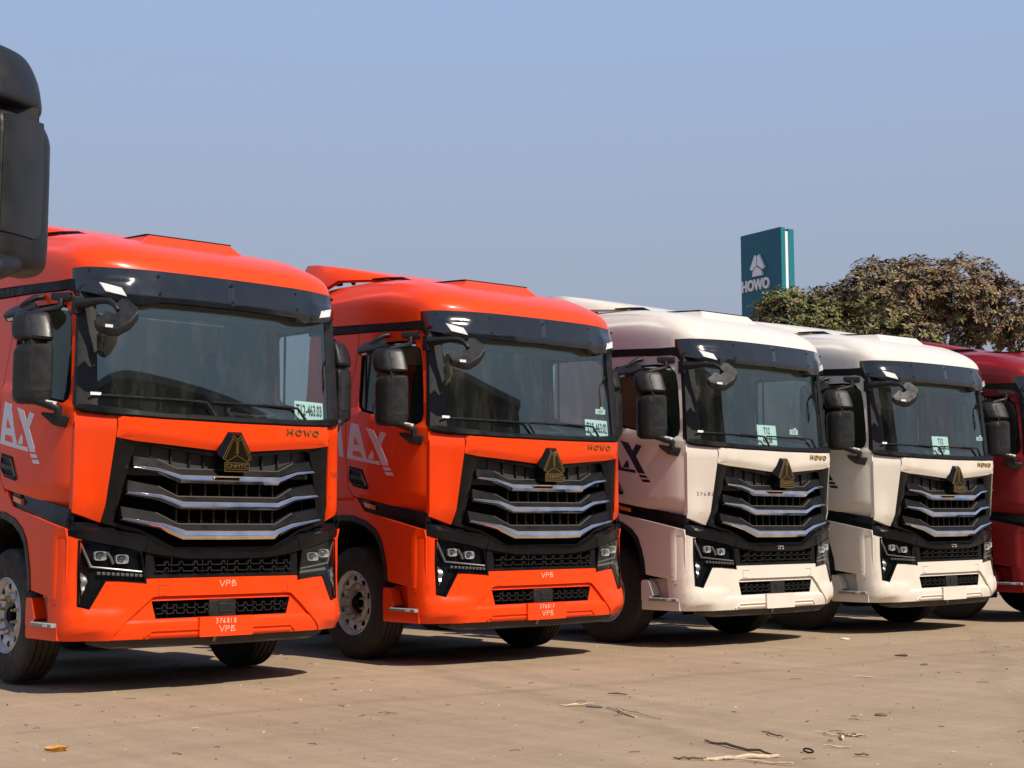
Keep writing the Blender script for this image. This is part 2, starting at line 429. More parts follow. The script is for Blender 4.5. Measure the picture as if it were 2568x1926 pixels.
# ---- front panel under the windscreen
zt = lambda x: interp([(0, 2.012), (.6, 2.018), (.925, 2.030), (1.08, 2.052), (1.165, 2.078)], abs(x))
top = [(x, zt(x)) for x in (-.922, -.6, -.3, 0, .3, .6, .922)]
fp = [top] + []
outline = top + [(.932, 1.876), (.781, 1.852), (.140, 1.800), (.060, 1.942), (-.060, 1.942), (-.140, 1.800), (-.781, 1.852), (-.932, 1.876)]
FRONT = part('front_panel', panel([outline], lambda x, z: (x, F1(x, z), z), (0, .05, 0), (.09, .03)), 'PAINT', bev=.004)
h = MB()
for i, ch in enumerate('HOWO'):
    h.merge(scribble(ch, .478 + i * .0875, 1.950, .042, .070, F1, .0118 if ch in 'HO' else .0082, depth=.012, eps=.010, thick=True, jit=0))
part('lettering', h, 'gold', FRONT, label='gold slab letters reading HOWO')
# ---- corner panels
cp = [(-.928, zt(.928)), (-1.0, zt(1.0)), (-1.08, zt(1.08)), (-1.162, 2.076), (-1.163, 1.322), (-1.06, 1.283), (-.978, 1.248), (-.936, 1.876)]
CORN = both('corner_panel', panel([cp], lambda x, z: (x, F1(x, z), z), (0.0, .05, 0), (.04, .06)), 'PAINT', bev=.004)
# inner lip of corner panel facing the grille
lip = MB(); g = []
for (x, z) in ((-.936, 1.876), (-.95, 1.65), (-.965, 1.45), (-.978, 1.248)):
    y = F1(x, z); g.append([(x, y + .004, z), (x + .022, y + .055, z - .004), (x + .03, y + .09, z - .004)])
lip.loft(g, cap=False, close=False)
both('corner_lip', lip, 'PAINT')

# ---- grille
def FG(x, z): return interp([(0, .035), (.45, .045), (.85, .095), (1.0, .14)], abs(x)) + .03 * max(0, 1.9 - z)
fo = [(-.936, 1.874), (-.781, 1.850), (-.139, 1.797), (0, 1.78), (0, 1.735), (-.15, 1.755), (-.70, 1.828), (-.765, 1.815), (-.80, 1.70), (-.893, 1.250), (-.70, 1.200), (-.425, 1.065), (0, 1.065), (0, 1.052), (-.44, 1.052), (-.70, 1.165), (-.978, 1.246)]
def FFr(x, z):   # frame face slopes inwards towards the opening
    a = abs(x); side = interp([(1.248, .893), (1.815, .765)], z); outer = interp([(1.248, .98), (1.876, .936)], z)
    k = min(1, max(0, (outer - a) / max(.02, outer - side)))
    return max(F1(x, max(z, 1.3)) * 0 + interp(P1T, a) + .06 * (2.0 - z) / .75 + .012, 0.0) + .055 * k * sm(.6, .78, a) + (.03 if a < .6 else .03 * (1 - sm(.6, .78, a)))
part('grille_frame', panel([fo], lambda x, z: (x, FFr(x, z), z), (0, .10, 0), (.1, .1), sym=True), 'gloss_black', bev=.004)
bk = MB(); ring = []
for x in (-.95, -.6, -.3, 0, .3, .6, .95): ring.append([(x, FG(x, 1.5) + .17, 1.90), (x, FG(x, 1.5) + .17, .98)])
bk.loft(ring, cap=False, close=False)
bk.box((0, .30, .93), (1.5, .25, .35)); 
part('grille_backing', bk, 'deep_black')
slat = [  # fin top edge, chrome upper edge, chrome lower edge
 ([(.775, 1.748), (.60, 1.728), (.445, 1.660), (0, 1.658)], [(.785, 1.668), (.611, 1.654), (.435, 1.606), (0, 1.605)], [(.806, 1.648), (.598, 1.616), (.428, 1.546), (0, 1.545)]),
 ([(.812, 1.566), (.585, 1.526), (.435, 1.450), (0, 1.450)], [(.826, 1.476), (.580, 1.458), (.412, 1.406), (0, 1.405)], [(.848, 1.455), (.602, 1.416), (.418, 1.349), (0, 1.348)]),
 ([(.860, 1.372), (.597, 1.329), (.425, 1.243), (0, 1.242)], [(.856, 1.284), (.557, 1.242), (.380, 1.188), (0, 1.187)], [(.878, 1.266), (.585, 1.200), (.398, 1.122), (0, 1.120)])]
def yb(x): return interp([(0, -.008), (.42, -.002), (.62, .035), (.88, .075)], abs(x))
for ft, ct, cb in slat:
    def full(L): return [(-x, z) for x, z in L] + [(x, z) for x, z in L[-2::-1]]
    A, B, C = full(ft), full(ct), full(cb)
    s = MB()
    s.loft([[(a[0], yb(a[0]) + .12, a[1] + .002) , (a[0], yb(a[0]) + .070, a[1]), (a[0], yb(a[0]) + .052, a[1] - .006), (b[0], yb(b[0]) + .030, b[1] + .004), (b[0], yb(b[0]) + .09, b[1] - .004)] for a, b in zip(A, B)], close=True)
    SL = part('grille_slat', s, 'satin_black')
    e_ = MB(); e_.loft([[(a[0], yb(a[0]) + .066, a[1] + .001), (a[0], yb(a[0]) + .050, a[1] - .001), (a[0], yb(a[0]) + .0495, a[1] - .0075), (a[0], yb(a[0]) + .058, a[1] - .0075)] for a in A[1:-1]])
    part('slat_edge', e_, 'dusty_edge_highlight', SL, smooth=0)  # dust and edge highlight along the fin top, both put into the colour
    c = MB(); rings = []
    for i, (b, q) in enumerate(zip(B, C)):
        x0, z0, x1, z1 = b[0], b[1], q[0], q[1]; f = lambda t, dy: (x0 + (x1 - x0) * t, yb(x0) + dy, z0 + (z1 - z0) * t)
        tip = .5 if i in (0, len(B) - 1) else 1
        rings.append([f(0, .06), f(0, .003), f(.16, .009), f(.53, -.001), f(.57, -.001), f(1.0, .026), f(1.0, .06)])
    c.loft(rings); part('chrome_bar', c, 'chrome', SL, bev=.0015, smooth=20)
rib = MB(); rib.box((0, 0, 0), (.012, .07, .16)); ribm = rib.mesh('grille_rib', 0)
for z, xs in ((1.74, [-.62, -.47, -.32, -.2, .2, .32, .47, .62]), (1.51, [-.42 + .12 * i for i in range(8)]), (1.30, [-.42 + .105 * i for i in range(9)])):
    for x in xs: PARTS.append(dict(name='grille_rib', me=ribm, mats=['plastic_black'], parent=None, bev=0, label=None, when=None, loc=(x, yb(x) + .13, z)))
pipe = MB(); pipe.cyl((-.42, .19, 1.255), (.42, .19, 1.255), .016, 10)
for x in (-.3, -.05, .08, .2, .31): pipe.cyl((x, .19, 1.24), (x, .19, 1.285), .010, 8)
part('cooler_pipe', pipe, 'frame_grey')

# ---- badge
hd = MB()
def hood(pts, y0, y1, shrink=.0): return
o1 = [(-.142, 1.800), (-.060, 1.946), (.060, 1.946), (.142, 1.800), (.150, 1.768), (.108, 1.742), (.118, 1.640), (-.118, 1.640), (-.108, 1.742), (-.150, 1.768)]
i1 = [(-.122, 1.760), (-.040, 1.922), (.040, 1.922), (.122, 1.760), (.130, 1.742), (.096, 1.722), (.108, 1.650), (-.108, 1.650), (-.096, 1.722), (-.130, 1.742)]
hd.loft([[(x, .06, z) for x, z in o1], [(x, -.028, z) for x, z in o1], [(x, -.062, z) for x, z in i1]])
HD = part('badge_hood', hd, 'gloss_black', bev=.002)
em = [(-.036, 1.908), (-.030, 1.914), (0, 1.884), (.030, 1.914), (.036, 1.908), (.124, 1.740), (.086, 1.718), (.086, 1.706), (.106, 1.706), (.106, 1.640), (-.106, 1.640), (-.106, 1.706), (-.086, 1.706), (-.086, 1.718), (-.124, 1.740)]
eb = MB()
tr_ = tessellate_polygon([[Vector((x, z, 0)) for x, z in em]])
eb.add([(x, -.068, z) for x, z in em] + [(x, -.05, z) for x, z in em], [tuple(t) for t in tr_] + [(k, (k + 1) % 15, 15 + (k + 1) % 15, 15 + k) for k in range(15)])
EM = part('emblem', eb, 'gold_dark', HD, smooth=0)
el_ = MB(); ye = lambda a, b: -.070
el_.merge(ribbon(em[:7] + em[7:8] + em[8:], .006, ye, .006, close=True))
for L in ([(-.088, 1.716), (0, 1.764), (.088, 1.716)], [(0, 1.884), (0, 1.764)], [(-.104, 1.740), (-.032, 1.892), (-.008, 1.866), (-.008, 1.776)], [(.104, 1.740), (.032, 1.892), (.008, 1.866), (.008, 1.776)], [(-.086, 1.706), (.086, 1.706)], [(-.106, 1.658), (.106, 1.658)]):
    el_.merge(ribbon(L, .0045, ye, .006))
part('emblem_outline', el_, 'gold', EM, smooth=0)
vs, fs = flat_text('CNHTC', .042, .0012, 1.32); t = MB(); t.add([(x, -.0705, z + 1.682) for x, z in vs], fs)
part('lettering', t, 'gold', HD, label='small gold letters CNHTC', smooth=0)

# ---- black band above the bumper
upx = [(0, 1.040), (.40, 1.040), (.445, 1.050), (.70, 1.160), (.90, 1.212), (1.06, 1.238), (1.15, 1.245), (1.196, 1.236)]
def band_top(x): return interp([(0, 1.068), (.42, 1.070), (.70, 1.196), (.95, 1.240), (1.06, 1.252), (1.18, 1.252)], x)
def band_cre(x): return interp([(0, 1.034), (.43, 1.036), (.66, 1.128), (.80, 1.160), (.97, 1.200), (1.18, 1.205)], x)
def band_bot(x): return interp([(0, .968), (.36, .974), (.62, 1.012), (.71, 1.034), (1.10, 1.118), (1.2, 1.150)], x)
rings = []
for x in (0, .2, .36, .40, .44, .5, .58, .66, .71, .8, .9, 1.0, 1.06, 1.11, 1.15, 1.18, 1.2):
    y = FB(x, 1.05); ins = .085 if x < 1.1 else .06
    rings.append([(-x, y + ins + .05, band_top(x) - .02), (-x, y + ins, band_top(x)), (-x, y + ins - .022, band_top(x) - .002), (-x, y + .002, band_cre(x)), (-x, y - .014, band_cre(x) - .014), (-x, y - .004, band_bot(x) + .006), (-x, y + .01, band_bot(x)), (-x, y + .07, band_bot(x))])
b = MB(); b.loft(rings, cap=False, close=False); b.merge(b.mirror())
BAND = part('bumper_band', b, 'gloss_black', bev=0)
t = scribble('VPB', -.045, .995, .035, .034, lambda x, z: FB(x, 1.05) - .010, .004, seed=5)
part('chalk_writing', t, 'chalk', BAND, label='chalked letters VPB', when='white')
sm_ = MB()
for s_ in (-1, 1): sm_.merge(ribbon([(s_ * .655, 1.127), (s_ * .665, 1.08), (s_ * .675, 1.03)], .004, lambda x, z: FB(x, z) - .0165, .003))
part('panel_seam', sm_, 'deep_black', BAND)

# ---- bumper
bo = [(0, .835), (-.655, .833), (-.663, .803), (-.947, .826), (-1.058, .620), (-1.130, .640), (-1.104, 1.118), (-1.104, 1.122), (-1.17, 1.146), (-1.2, 1.158), (-1.213, 1.158), (-1.226, 1.150), (-1.230, .395), (-1.19, .386), (-.906, .386), (-.885, .43), (-.80, .52), (-.70, .612), (-.60, .697), (-.56, .702), (0, .702)]
BUMP = part('bumper', panel([bo], lambda x, z: (x, FB(x, z), z), (0, .06, 0), (.03, .05), sym=True), 'PAINT', bev=.005)
def FI(x, z): return FB(x, z) + .022 - .012 * sm(.505, .53, .53 + .505 - z) + .45 * max(0, z - .675)
io = [(0, .70), (-.56, .700), (-.60, .695), (-.70, .610), (-.80, .518), (-.885, .428), (-.904, .388), (0, .388), (0, .536), (-.567, .534), (-.603, .666), (0, .669)]
INS = part('bumper_insert', panel([io], lambda x, z: (x, FI(x, z), z), (0, .05, 0), (.06, .03), cutz=(.505, .518, .53), sym=True), 'PAINT', BUMP, bev=.004)
lp = MB()
for s_ in (-1, 1):
    a_ = [(s_ * .225, .448), (s_ * .60, .446), (s_ * .655, .402)]
    lp.merge(ribbon(a_, .016, lambda x, z: FI(x, z) - .012, .02, prof=[(-1, .008), (-.4, 0), (.4, 0), (1, .008)]))
    lp.merge(ribbon([(s_ * .225, .412), (s_ * .615, .410)], .030, lambda x, z: FI(x, z) - .010, .02, prof=[(-1, .008), (-.5, 0), (.5, 0), (1, .006)]))
part('bumper_lip', lp, 'PAINT', INS)
pl = panel([[(-.225, .538), (.225, .538), (.232, .530), (.232, .396), (.222, .388), (-.222, .388), (-.232, .396), (-.232, .530)]], lambda x, z: (x, FB(x, .5) - .012, z), (0, .05, 0), (.2, .2))
PLATE = part('plate_panel', pl, 'PAINT', BUMP, bev=.005)
# hatch seams and centre seams (grooves seen as dark lines)
gv = MB()
for s_ in (-1, 1):
    gv.merge(ribbon([(s_ * .468, .783), (s_ * .561, .783), (s_ * .563, .712), (s_ * .50, .708)], .0035, lambda x, z: FB(x, z) - .0006, .004))
    gv.merge(ribbon([(s_ * 1.130, .662), (s_ * 1.18, .655), (s_ * 1.226, .648)], .004, lambda x, z: FB(x, z) - .0006, .004))
part('panel_seam', gv, 'ink_black', BUMP)
# intake meshes
def mesh_bar(x0, x1, z, pitch, y, first, flip=1):
    pts = [(x0, z)]; x = x0 + first
    while x < x1 - .03:
        pts += [(x - .016, z), (x - .008, z + .026 * flip), (x + .008, z + .026 * flip), (x + .016, z)]; x += pitch
    pts.append((x1, z))
    return ribbon(pts, .0065, lambda a, b_: y + interp(PB, abs(a)) - .04, .03)
def intake(x0, x1, z0, z1, y, zs, first, pitch, posts):
    out = []
    for z in zs: out.append(('intake_bar', mesh_bar(x0, x1, z, pitch, y, first)))
    p = MB()
    for xp in posts: p.box((xp, interp(PB, abs(xp)) + y - .015, (z0 + z1) / 2), (.006, .02, z1 - z0))
    out.append(('intake_post', p)); return out
ui = panel([[(-.66, 1.03), (-.5, 1.004), (-.33, .982), (.33, .982), (.5, 1.004), (.66, 1.03), (.668, .836), (-.668, .836)], [(-.60, 1.00), (-.33, .965), (.33, .965), (.60, 1.00), (.575, .868), (-.575, .868)]], lambda x, z: (x, FB(x, .9) + .012, z), (0, .07, 0), (.12, .1))
UI = part('upper_air_intake', ui, 'satin_black', bev=.003)
pts_ = [-.46, -.21, 0, .21, .46]
for nm, mm in intake(-.59, .59, .868, .99, .03, (.886, .932), .085, .116, pts_): part(nm, mm, 'plastic_black', UI, smooth=0)
li = MB()
frame = [(-.603, .667), (.603, .667), (.568, .535), (-.568, .535)]
R1 = [(x, FI(x, z) + .004, z) for x, z in frame]; R2 = [(x * .955, FI(x, z) + .075, .601 + (z - .601) * .80) for x, z in frame]; R3 = [(x, y + .05, z) for x, y, z in R2]
li.loft([R1, R2], cap=False)
LI = part('lower_air_intake', li, 'satin_black', BUMP)
for nm, mm in intake(-.57, .57, .548, .655, .06, (.570, .610), .07, .085, [-.47, -.25, .25, .47]): part(nm, mm, 'plastic_black', LI, smooth=0)
sb = MB(); sb.box((-.028, .075, .601), (.23, .03, .125)); sb.box((.0, .058, .601), (.12, .01, .07))
part('sensor_cover', sb, 'plastic_black', LI, bev=.004)
bb = MB(); bb.box((0, .24, .600), (1.2, .02, .226)); bb.box((0, .27, .9), (1.4, .02, .28)); part('intake_backing', bb, 'deep_black')
# handwriting
t = scribble('VPB', -.065, .765, .046, .050, FB, .0036, seed=3); part('chalk_writing', t, 'chalk', BUMP, label='chalked letters VPB', when='orange')
for who, num in ((1, '376818'), (2, '376817')):
    t = scribble(num, -.10, .488, .036, .031, lambda x, z: FB(x, .5) - .012, .0032, seed=who); t.merge(scribble('VPB', -.068, .422, .045, .048, lambda x, z: FB(x, .5) - .012, .0036, seed=4 + who))
    part('chalk_writing', t, 'chalk', PLATE, label='chalked number %s above VPB' % num, when=who)
t = scribble('376821', -1.09, 1.545, .036, .030, F1, .0035, seed=8); part('marker_writing', t, 'marker_ink', CORN[0], label='number 376821 in marker', when=3)
t = scribble('376818', 1.01, 1.63, .040, .030, F1, .0035, seed=9); t.merge(scribble('41', 1.01, 1.43, .055, .04, F1, .0035, seed=10)); part('marker_writing', t, 'marker_ink', CORN[1], label='marker figures 3768 and 41', when=1)

# skid under the bumper
sk = MB(); rings = []
for x in (-.98, -.85, -.5, 0, .5, .85, .98):
    y = FB(x, .5) + .06; zz = .318 if abs(x) < .9 else .35
    rings.append([(x, y + .20, .40), (x, y + .01, .395), (x, y + .02, zz + .01), (x, y + .05, zz), (x, y + .19, zz)])
sk.loft(rings); part('skid_plate', sk, 'frame_grey', bev=.003)
hk = MB(); hk.box((-.07, .105, .37), (.02, .02, .05), rot=Matrix.Rotation(.35, 3, 'Y')); part('tow_pin', hk, 'alu_tread')

# ---- headlights
HLo = [(-1.122, 1.114), (-.706, 1.034), (-.664, .805), (-.948, .828), (-1.058, .625), (-1.126, .643)]
hb = panel([HLo], lambda x, z: (x, FB(x, z) + .045, z), (0, -.052, 0), (.1, .1))
HL = both('headlight', hb, 'gloss_black')
def fh(d): return lambda x, z: FB(x, z) + d
rim_ = ribbon([(x * .996 - .002, z) for x, z in HLo], .012, fh(-.006), .02, close=True); both('headlight_bezel', rim_, 'gloss_black', HL)
def lens(cx, cz, w, hh):
    y = FB(cx, cz); o = MB(); outer = []; inner = []
    for k in range(16):
        a_ = 2 * math.pi * (k + .5) / 16; c_, s_ = math.cos(a_), math.sin(a_)
        sq = lambda v: math.copysign(abs(v) ** .5, v)
        outer.append((cx + w * sq(c_), y + .004, cz + hh * sq(s_))); inner.append((cx + w * .62 * c_, y + .030, cz + hh * .66 * s_))
    o.loft([[(x, y_ + .03, z) for x, y_, z in outer], outer, [(cx + (x - cx) * .88, y_ , cz + (z - cz) * .88) for x, y_, z in outer], inner], cap=False)
    b_ = MB(); rr = []
    for q, dy in ((1, 0), (.85, -.012), (.55, -.020), (.1, -.023)):
        rr.append([(cx + (x - cx) * q, y + .030 + dy, cz + (z - cz) * q) for x, _, z in inner])
    b_.loft(rr)
    return o, b_
for cx, cz, w, hh in ((-.977, 1.004, .048, .034), (-.832, .979, .050, .034)):
    a_, b_ = lens(cx, cz, w, hh)
    P_ = both('projector_bezel', a_, 'lens_chrome', HL); both('projector_lens', b_, 'lens_dark', P_ if False else HL)
strip = ribbon([(-1.106, 1.094), (-1.036, .924), (-.69, .884)], .014, fh(.006), .02, prof=[(-1, .004), (0, 0), (1, .004)]); both('light_strip', strip, 'lamp_grey', HL)
strip2 = ribbon([(-.932, 1.030), (-.905, .985), (-.893, .944)], .014, fh(.006), .02); both('light_strip', strip2, 'lamp_grey', HL)
strip3 = ribbon([(-1.114, 1.085), (-1.116, .90), (-1.114, .66)], .006, fh(.004), .02); both('light_strip', strip3, 'lamp_grey', HL)
tn = MB()
for k in range(10):
    x = -.985 + k * .032; z = .877 - k * .0022; tn.box((x, FB(x, z) + .016, z), (.026, .02, .022))
both('turn_signal', tn, 'lamp_grey', HL, bev=.003)
lowl = panel([[(-1.105, .885), (-1.068, .855), (-1.060, .815), (-1.098, .715)]], lambda x, z: (x, FB(x, z) + .01 + .012 * math.sin(z * 90) * .5, z), (0, .03, 0), (.02, .012)); mat('fog_glass', (.28, .28, .28), .3, metal=.5); both('fog_lamp', lowl, 'fog_glass', HL, smooth=20)
cov = panel([[(x * .998, z) for x, z in HLo]], lambda x, z: (x, FB(x, z) - .004, z), (0, .001, 0), (.08, .08)); both('headlight_cover', cov, 'lamp_glass', HL)

# ---- visor
vt = 3.155
vo = [(0, vt), (-.5, vt), (-1.0, vt + .002), (-1.149, vt + .004), (-1.150, 2.995), (-1.13, 2.972), (-1.08, 2.952), (-.92, 2.905), (-.83, 2.895), (-.72, 2.884), (-.66, 2.895), (-.60, 2.915), (0, 2.918)]
def FVb(x, z):
    a = abs(x); y = FV(x, z)
    y -= .022 * sm(1.10, 1.0, a) * sm(.78, .88, a) * sm(3.075, 3.03, z) if a > .7 else 0
    y += .25 * max(0, 2.955 - z) if a < .78 else 0
    return y
def sm2(a, b, x): return sm(a, b, x) if a < b else 1 - sm(b, a, x)
def FVb(x, z):
    a = abs(x); y = FV(x, z)
    y -= .020 * sm2(1.12, 1.02, a) * sm2(.74, .86, a) * sm2(3.085, 3.035, z)
    y += .30 * max(0, 2.950 - z)
    return y
VIS = part('sun_visor', panel([vo], lambda x, z: (x, FVb(x, z), z), (0, .07, 0), (.03, .03), sym=True), 'visor_black', bev=.004)
un = MB(); rings = []
for x in (-1.13, -1.08, -.92, -.83, -.72, -.6, -.3, 0, .3, .6, .72, .83, .92, 1.08, 1.13):
    zb_ = interp([(0, 2.918), (.6, 2.915), (.72, 2.884), (.83, 2.895), (.92, 2.905), (1.08, 2.952), (1.13, 2.972)], abs(x))
    y = FVb(x, zb_); rings.append([(x, y + .008, zb_ + .004), (x, y + .05, zb_ - .004), (x, FW(x, 2.9) + .03, min(zb_, 2.93) - .0 + .012), (x, FW(x, 2.9) + .08, 3.0)])
un.loft(rings, cap=False, close=False); part('visor_underside', un, 'satin_black', VIS)
lm = panel([[(-1.037, 3.036), (-.893, 3.000), (-.857, 2.934), (-1.000, 2.966)]], lambda x, z: (x, FVb(x, z) - .006, z), (0, .02, 0), (.05, .05))
LM = both('marker_lamp', lm, 'lamp_white', VIS, bev=.003)
scr = MB(); scr.cyl((0, 0, 0), (0, -.005, 0), .013, 12); scr.cyl((0, -.005, 0), (0, -.009, 0), .007, 8); scrm = scr.mesh('screw', 30)
for x, z in ((-1.088, 3.132), (1.088, 3.132), (-.61, 3.111), (.61, 3.111), (.008, 3.105), (-.604, 2.975), (.614, 2.975), (.008, 2.968)):
    PARTS.append(dict(name='screw', me=scrm, mats=['screw'], parent=VIS, bev=0, label=None, when=None, loc=(x, FVb(x, z) - .001, z)))

# ---- windscreen
wo = [(-1.03, 2.12), (-.98, 2.085), (-.6, 2.06), (0, 2.05), (.6, 2.06), (.98, 2.085), (1.03, 2.12), (1.03, 2.96), (-1.03, 2.96)]
part('windscreen', panel([wo], lambda x, z: (x, FW(x, z), z), (0, .002, 0), (.05, .1)), 'windscreen_glass', smooth=60)
ttop = lambda x: interp([(0, 2.064), (.6, 2.070), (.98, 2.098), (1.06, 2.122), (1.17, 2.128)], abs(x))
xs = [-1.168 + 2.336 * i / 28 for i in range(29)]; rings = []
for x in xs:
    y = min(F1(x, 1.95), F1(x, zt(x))) if abs(x) < 1.1 else interp(P1T, abs(x)); y = interp(P1T, abs(x)) - .012
    rings.append([(x, y + .10, zt(x) + .006), (x, y + .008, zt(x) + .004), (x, y, zt(x) + .016), (x, y + .012, ttop(x) - .008), (x, y + .035, ttop(x)), (x, y + .12, ttop(x) + .006)])
tmm = MB(); tmm.loft(rings, cap=False, close=False)
TRIM = part('windscreen_trim', tmm, 'satin_black')
pil = [(-1.020, 2.09), (-1.070, 2.085), (-1.165, 2.085), (-1.150, 2.50), (-1.132, 2.99), (-1.11, 3.06), (-1.020, 3.05)]
def FPil(x, z):
    k_ = min(1, max(0, (abs(x) - 1.03) / (interp([(2.085, 1.165), (2.99, 1.132)], z) - 1.03)))
    k_ = k_ ** 1.3
    return (1 - k_) * (FW(1.03, z) - .008) + k_ * (.272 + .070 * (z - 2.085))
both('windscreen_pillar', panel([pil], lambda x, z: (x, FPil(x, z), z), (0, .06, 0), (.03, .1)), 'plastic_black', bev=.004)
for base, elbow, tip, bl in (((-.135, 2.078), (-.205, 2.168), (-1.03, 2.184), (-.55)), ((.722, 2.088), (.640, 2.170), (-.14, 2.172), .30)):
    w_ = MB(); yf = lambda x, z: FW(x, z) - .03
    pt = lambda p, d=0: (p[0], yf(*p) + d, p[1])
    w_.tube([(base[0], yf(*base) - .0, base[1] - .03), pt(base), pt(elbow, -.01), pt((elbow[0] - .05, elbow[1] + .004), -.01), pt((bl, 2.180), -.012)], [.016, .013, .011, .010, .007], 6)
    WI = part('wiper', w_, 'plastic_black')
    w_ = MB(); n_ = 9
    w_.tube([pt((elbow[0] - .12 + (tip[0] - elbow[0] + .12) * i / n_, elbow[1] + .006 + (tip[1] - elbow[1]) * i / n_), .016) for i in range(n_ + 1)], .008, 6)
    part('wiper_blade', w_, 'plastic_black', WI)
    if tip[0] < -.9:
        w_ = MB(); w_.box((-1.045, yf(-1.04, 2.19) - .002, 2.198), (.085, .004, .022)); part('price_tag', w_, 'sticker_white', WI)

# ---- roof
RP = [(.12, 3.12), (.14, 3.17), (.175, 3.225), (.22, 3.285), (.30, 3.34), (.42, 3.40), (.55, 3.45), (.70, 3.497), (.9, 3.543), (1.2, 3.583), (1.6, 3.612), (2.0, 3.625), (2.12, 3.61), (2.18, 3.56), (2.2, 3.48)]
RW = [(.12, .30), (.135, .52), (.17, .76), (.22, .94), (.28, 1.055), (.34, 1.112), (.42, 1.150), (.6, 1.175), (.9, 1.196), (1.3, 1.212), (2.2, 1.222)]
def gut(y): return interp([(.1, 3.05), (.405, 3.078), (.62, 3.082), (2.2, 3.185)], y)
def ribz(y): return interp([(.45, 3.27), (.62, 3.305), (.75, 3.345), (.9, 3.372), (1.3, 3.392), (2.2, 3.405)], y)
ys = [.12, .127, .135, .145, .157, .172, .192, .22, .25, .285, .32, .36, .4, .45, .5, .56, .62, .68, .74, .8, .88, .96, 1.05, 1.2, 1.35, 1.5, 1.65, 1.8, 1.95, 2.05, 2.12, 2.165, 2.19, 2.2]
NP = 64; grid = []
for y in ys:
    w_ = interp(RW, y); zc_ = interp(RP, y); zg = gut(y); H = zc_ - zg; n_ = interp([(.12, 3.0), (.4, 4.2), (1.0, 5.0), (2.2, 5.0)], y); row = []
    for k in range(NP + 1):
        a_ = math.pi * k / NP
        ca, sa = math.cos(a_), math.sin(a_); e = 2 / n_
        x = w_ * math.copysign(abs(ca) ** e, ca); z = zg + H * abs(sa) ** e
        if k in (0, NP): z = zg
        ins = .034 * sm(.50, .85, y) * sm(-.004, .022, z - ribz(y)) * sm2(1.0, .8, (z - zg) / max(H, .01)) if abs(x) > .8 * w_ else 0
        x -= math.copysign(ins, x)
        row.append((x, y, z))
    grid.append(row)
# extra rows low on the sides give the ledge its crisp edge
rf = MB(); newg = []
for y, row in zip(ys, grid):
    zg = gut(y); w_ = interp(RW, y); zc_ = interp(RP, y); n_ = interp([(.12, 3.0), (.4, 4.2), (1.0, 5.0), (2.2, 5.0)], y); H = zc_ - zg
    side = []
    NS = 22
    for j in range(NS):
        u = j / NS * .86; z = zg + H * u; x = w_ * (1 - u ** n_) ** (1 / n_)
        ins = .050 * sm(.50, .80, y) * sm(0, .018, z - ribz(y)) * (1 - sm(.70, .98, u)); x -= ins
        side.append((x, y, z))
    topn = []
    NT_ = 40; xt = w_ * (1 - .86 ** n_) ** (1 / n_)
    for j in range(NT_ + 1):
        x = xt * (1 - 2 * j / NT_); z = zg + H * max(0, 1 - (abs(x) / w_) ** n_) ** (1 / n_)
        # two soft long ridges towards the sides
        z += .012 * math.exp(-((abs(x) - .86) / .05) ** 2) * sm(.35, .7, y)
        topn.append((x, y, z))
    row = side + topn + [(-x, y_, z) for x, y_, z in reversed(side)]
    if y < .6: row = [(x, max(y_, FV(x, z) + .020) if abs(x) < 1.15 and z < 3.3 else y_, z) for x, y_, z in row]
    newg.append(row)
rf.loft(newg, cap=False, close=False)
n_ = len(newg[0]); b0 = len(rf.v); cen = (0, 2.2, 3.2); rf.v.append(cen); last = (len(newg) - 1) * n_
for k in range(n_ - 1): rf.f.append((last + k, last + k + 1, b0)); rf.m.append(0)
ROOF = part('roof', rf, 'PAINT', smooth=50)
hb_ = MB()
zr = lambda y: interp(RP, y) - .012
base = [(-.52, .58), (.44, .62), (.42, 1.45), (-.44, 1.45)]; tp = [(-.385, .74), (.355, .70), (.36, 1.35), (-.36, 1.35)]
mid = [(-.372, .74), (.372, .74), (.35, 1.33), (-.35, 1.33)]
rq = [[(x, y, zr(y)) for x, y in base], [(x, y, 3.560 + .08 * (y - .73)) for x, y in tp]]
hb_.loft(rq)
HT = part('roof_hatch', hb_, 'PAINT', bev=.012)
hg = MB(); q1 = [(x * 1.02, y + (.012 if y < 1 else -.01), 3.562 + .08 * (y - .73)) for x, y in tp]; q2 = [(x, y, z + .012) for x, y, z in q1]
hg.loft([q1, q2]); part('hatch_gasket', hg, 'satin_black', HT, bev=.004)
# air deflector
dg_ = []; 
for y, w_, z, drop in ((1.30, .72, 3.612, .004), (1.36, .80, 3.640, .02), (1.48, .90, 3.678, .045), (1.65, 1.00, 3.722, .08), (1.85, 1.10, 3.77, .12), (2.05, 1.15, 3.815, .24), (2.25, 1.17, 3.852, .50), (2.42, 1.175, 3.868, .62), (2.47, 1.17, 3.83, .62)):
    row = []
    for j in range(25):
        t_ = -1 + j / 12; a_ = abs(t_)
        if a_ <= .86: row.append((t_ / .86 * (w_ - .05), y, z - .02 * a_ ** 3))
        else:
            u = (a_ - .86) / .14; row.append((math.copysign(w_ - .05 + .05 * min(1, u * 1.6), t_), y, z - .02 - drop * u ** 1.2))
    dg_.append(row)
df = MB(); df.loft(dg_, cap=False, close=False)
inner_ = [[(x * .975, y + .01, z - .022) for x, y, z in row] for row in dg_]; df.loft(inner_, cap=False, close=False)
DEF = part('air_deflector', df, 'PAINT', smooth=45)
br = MB()
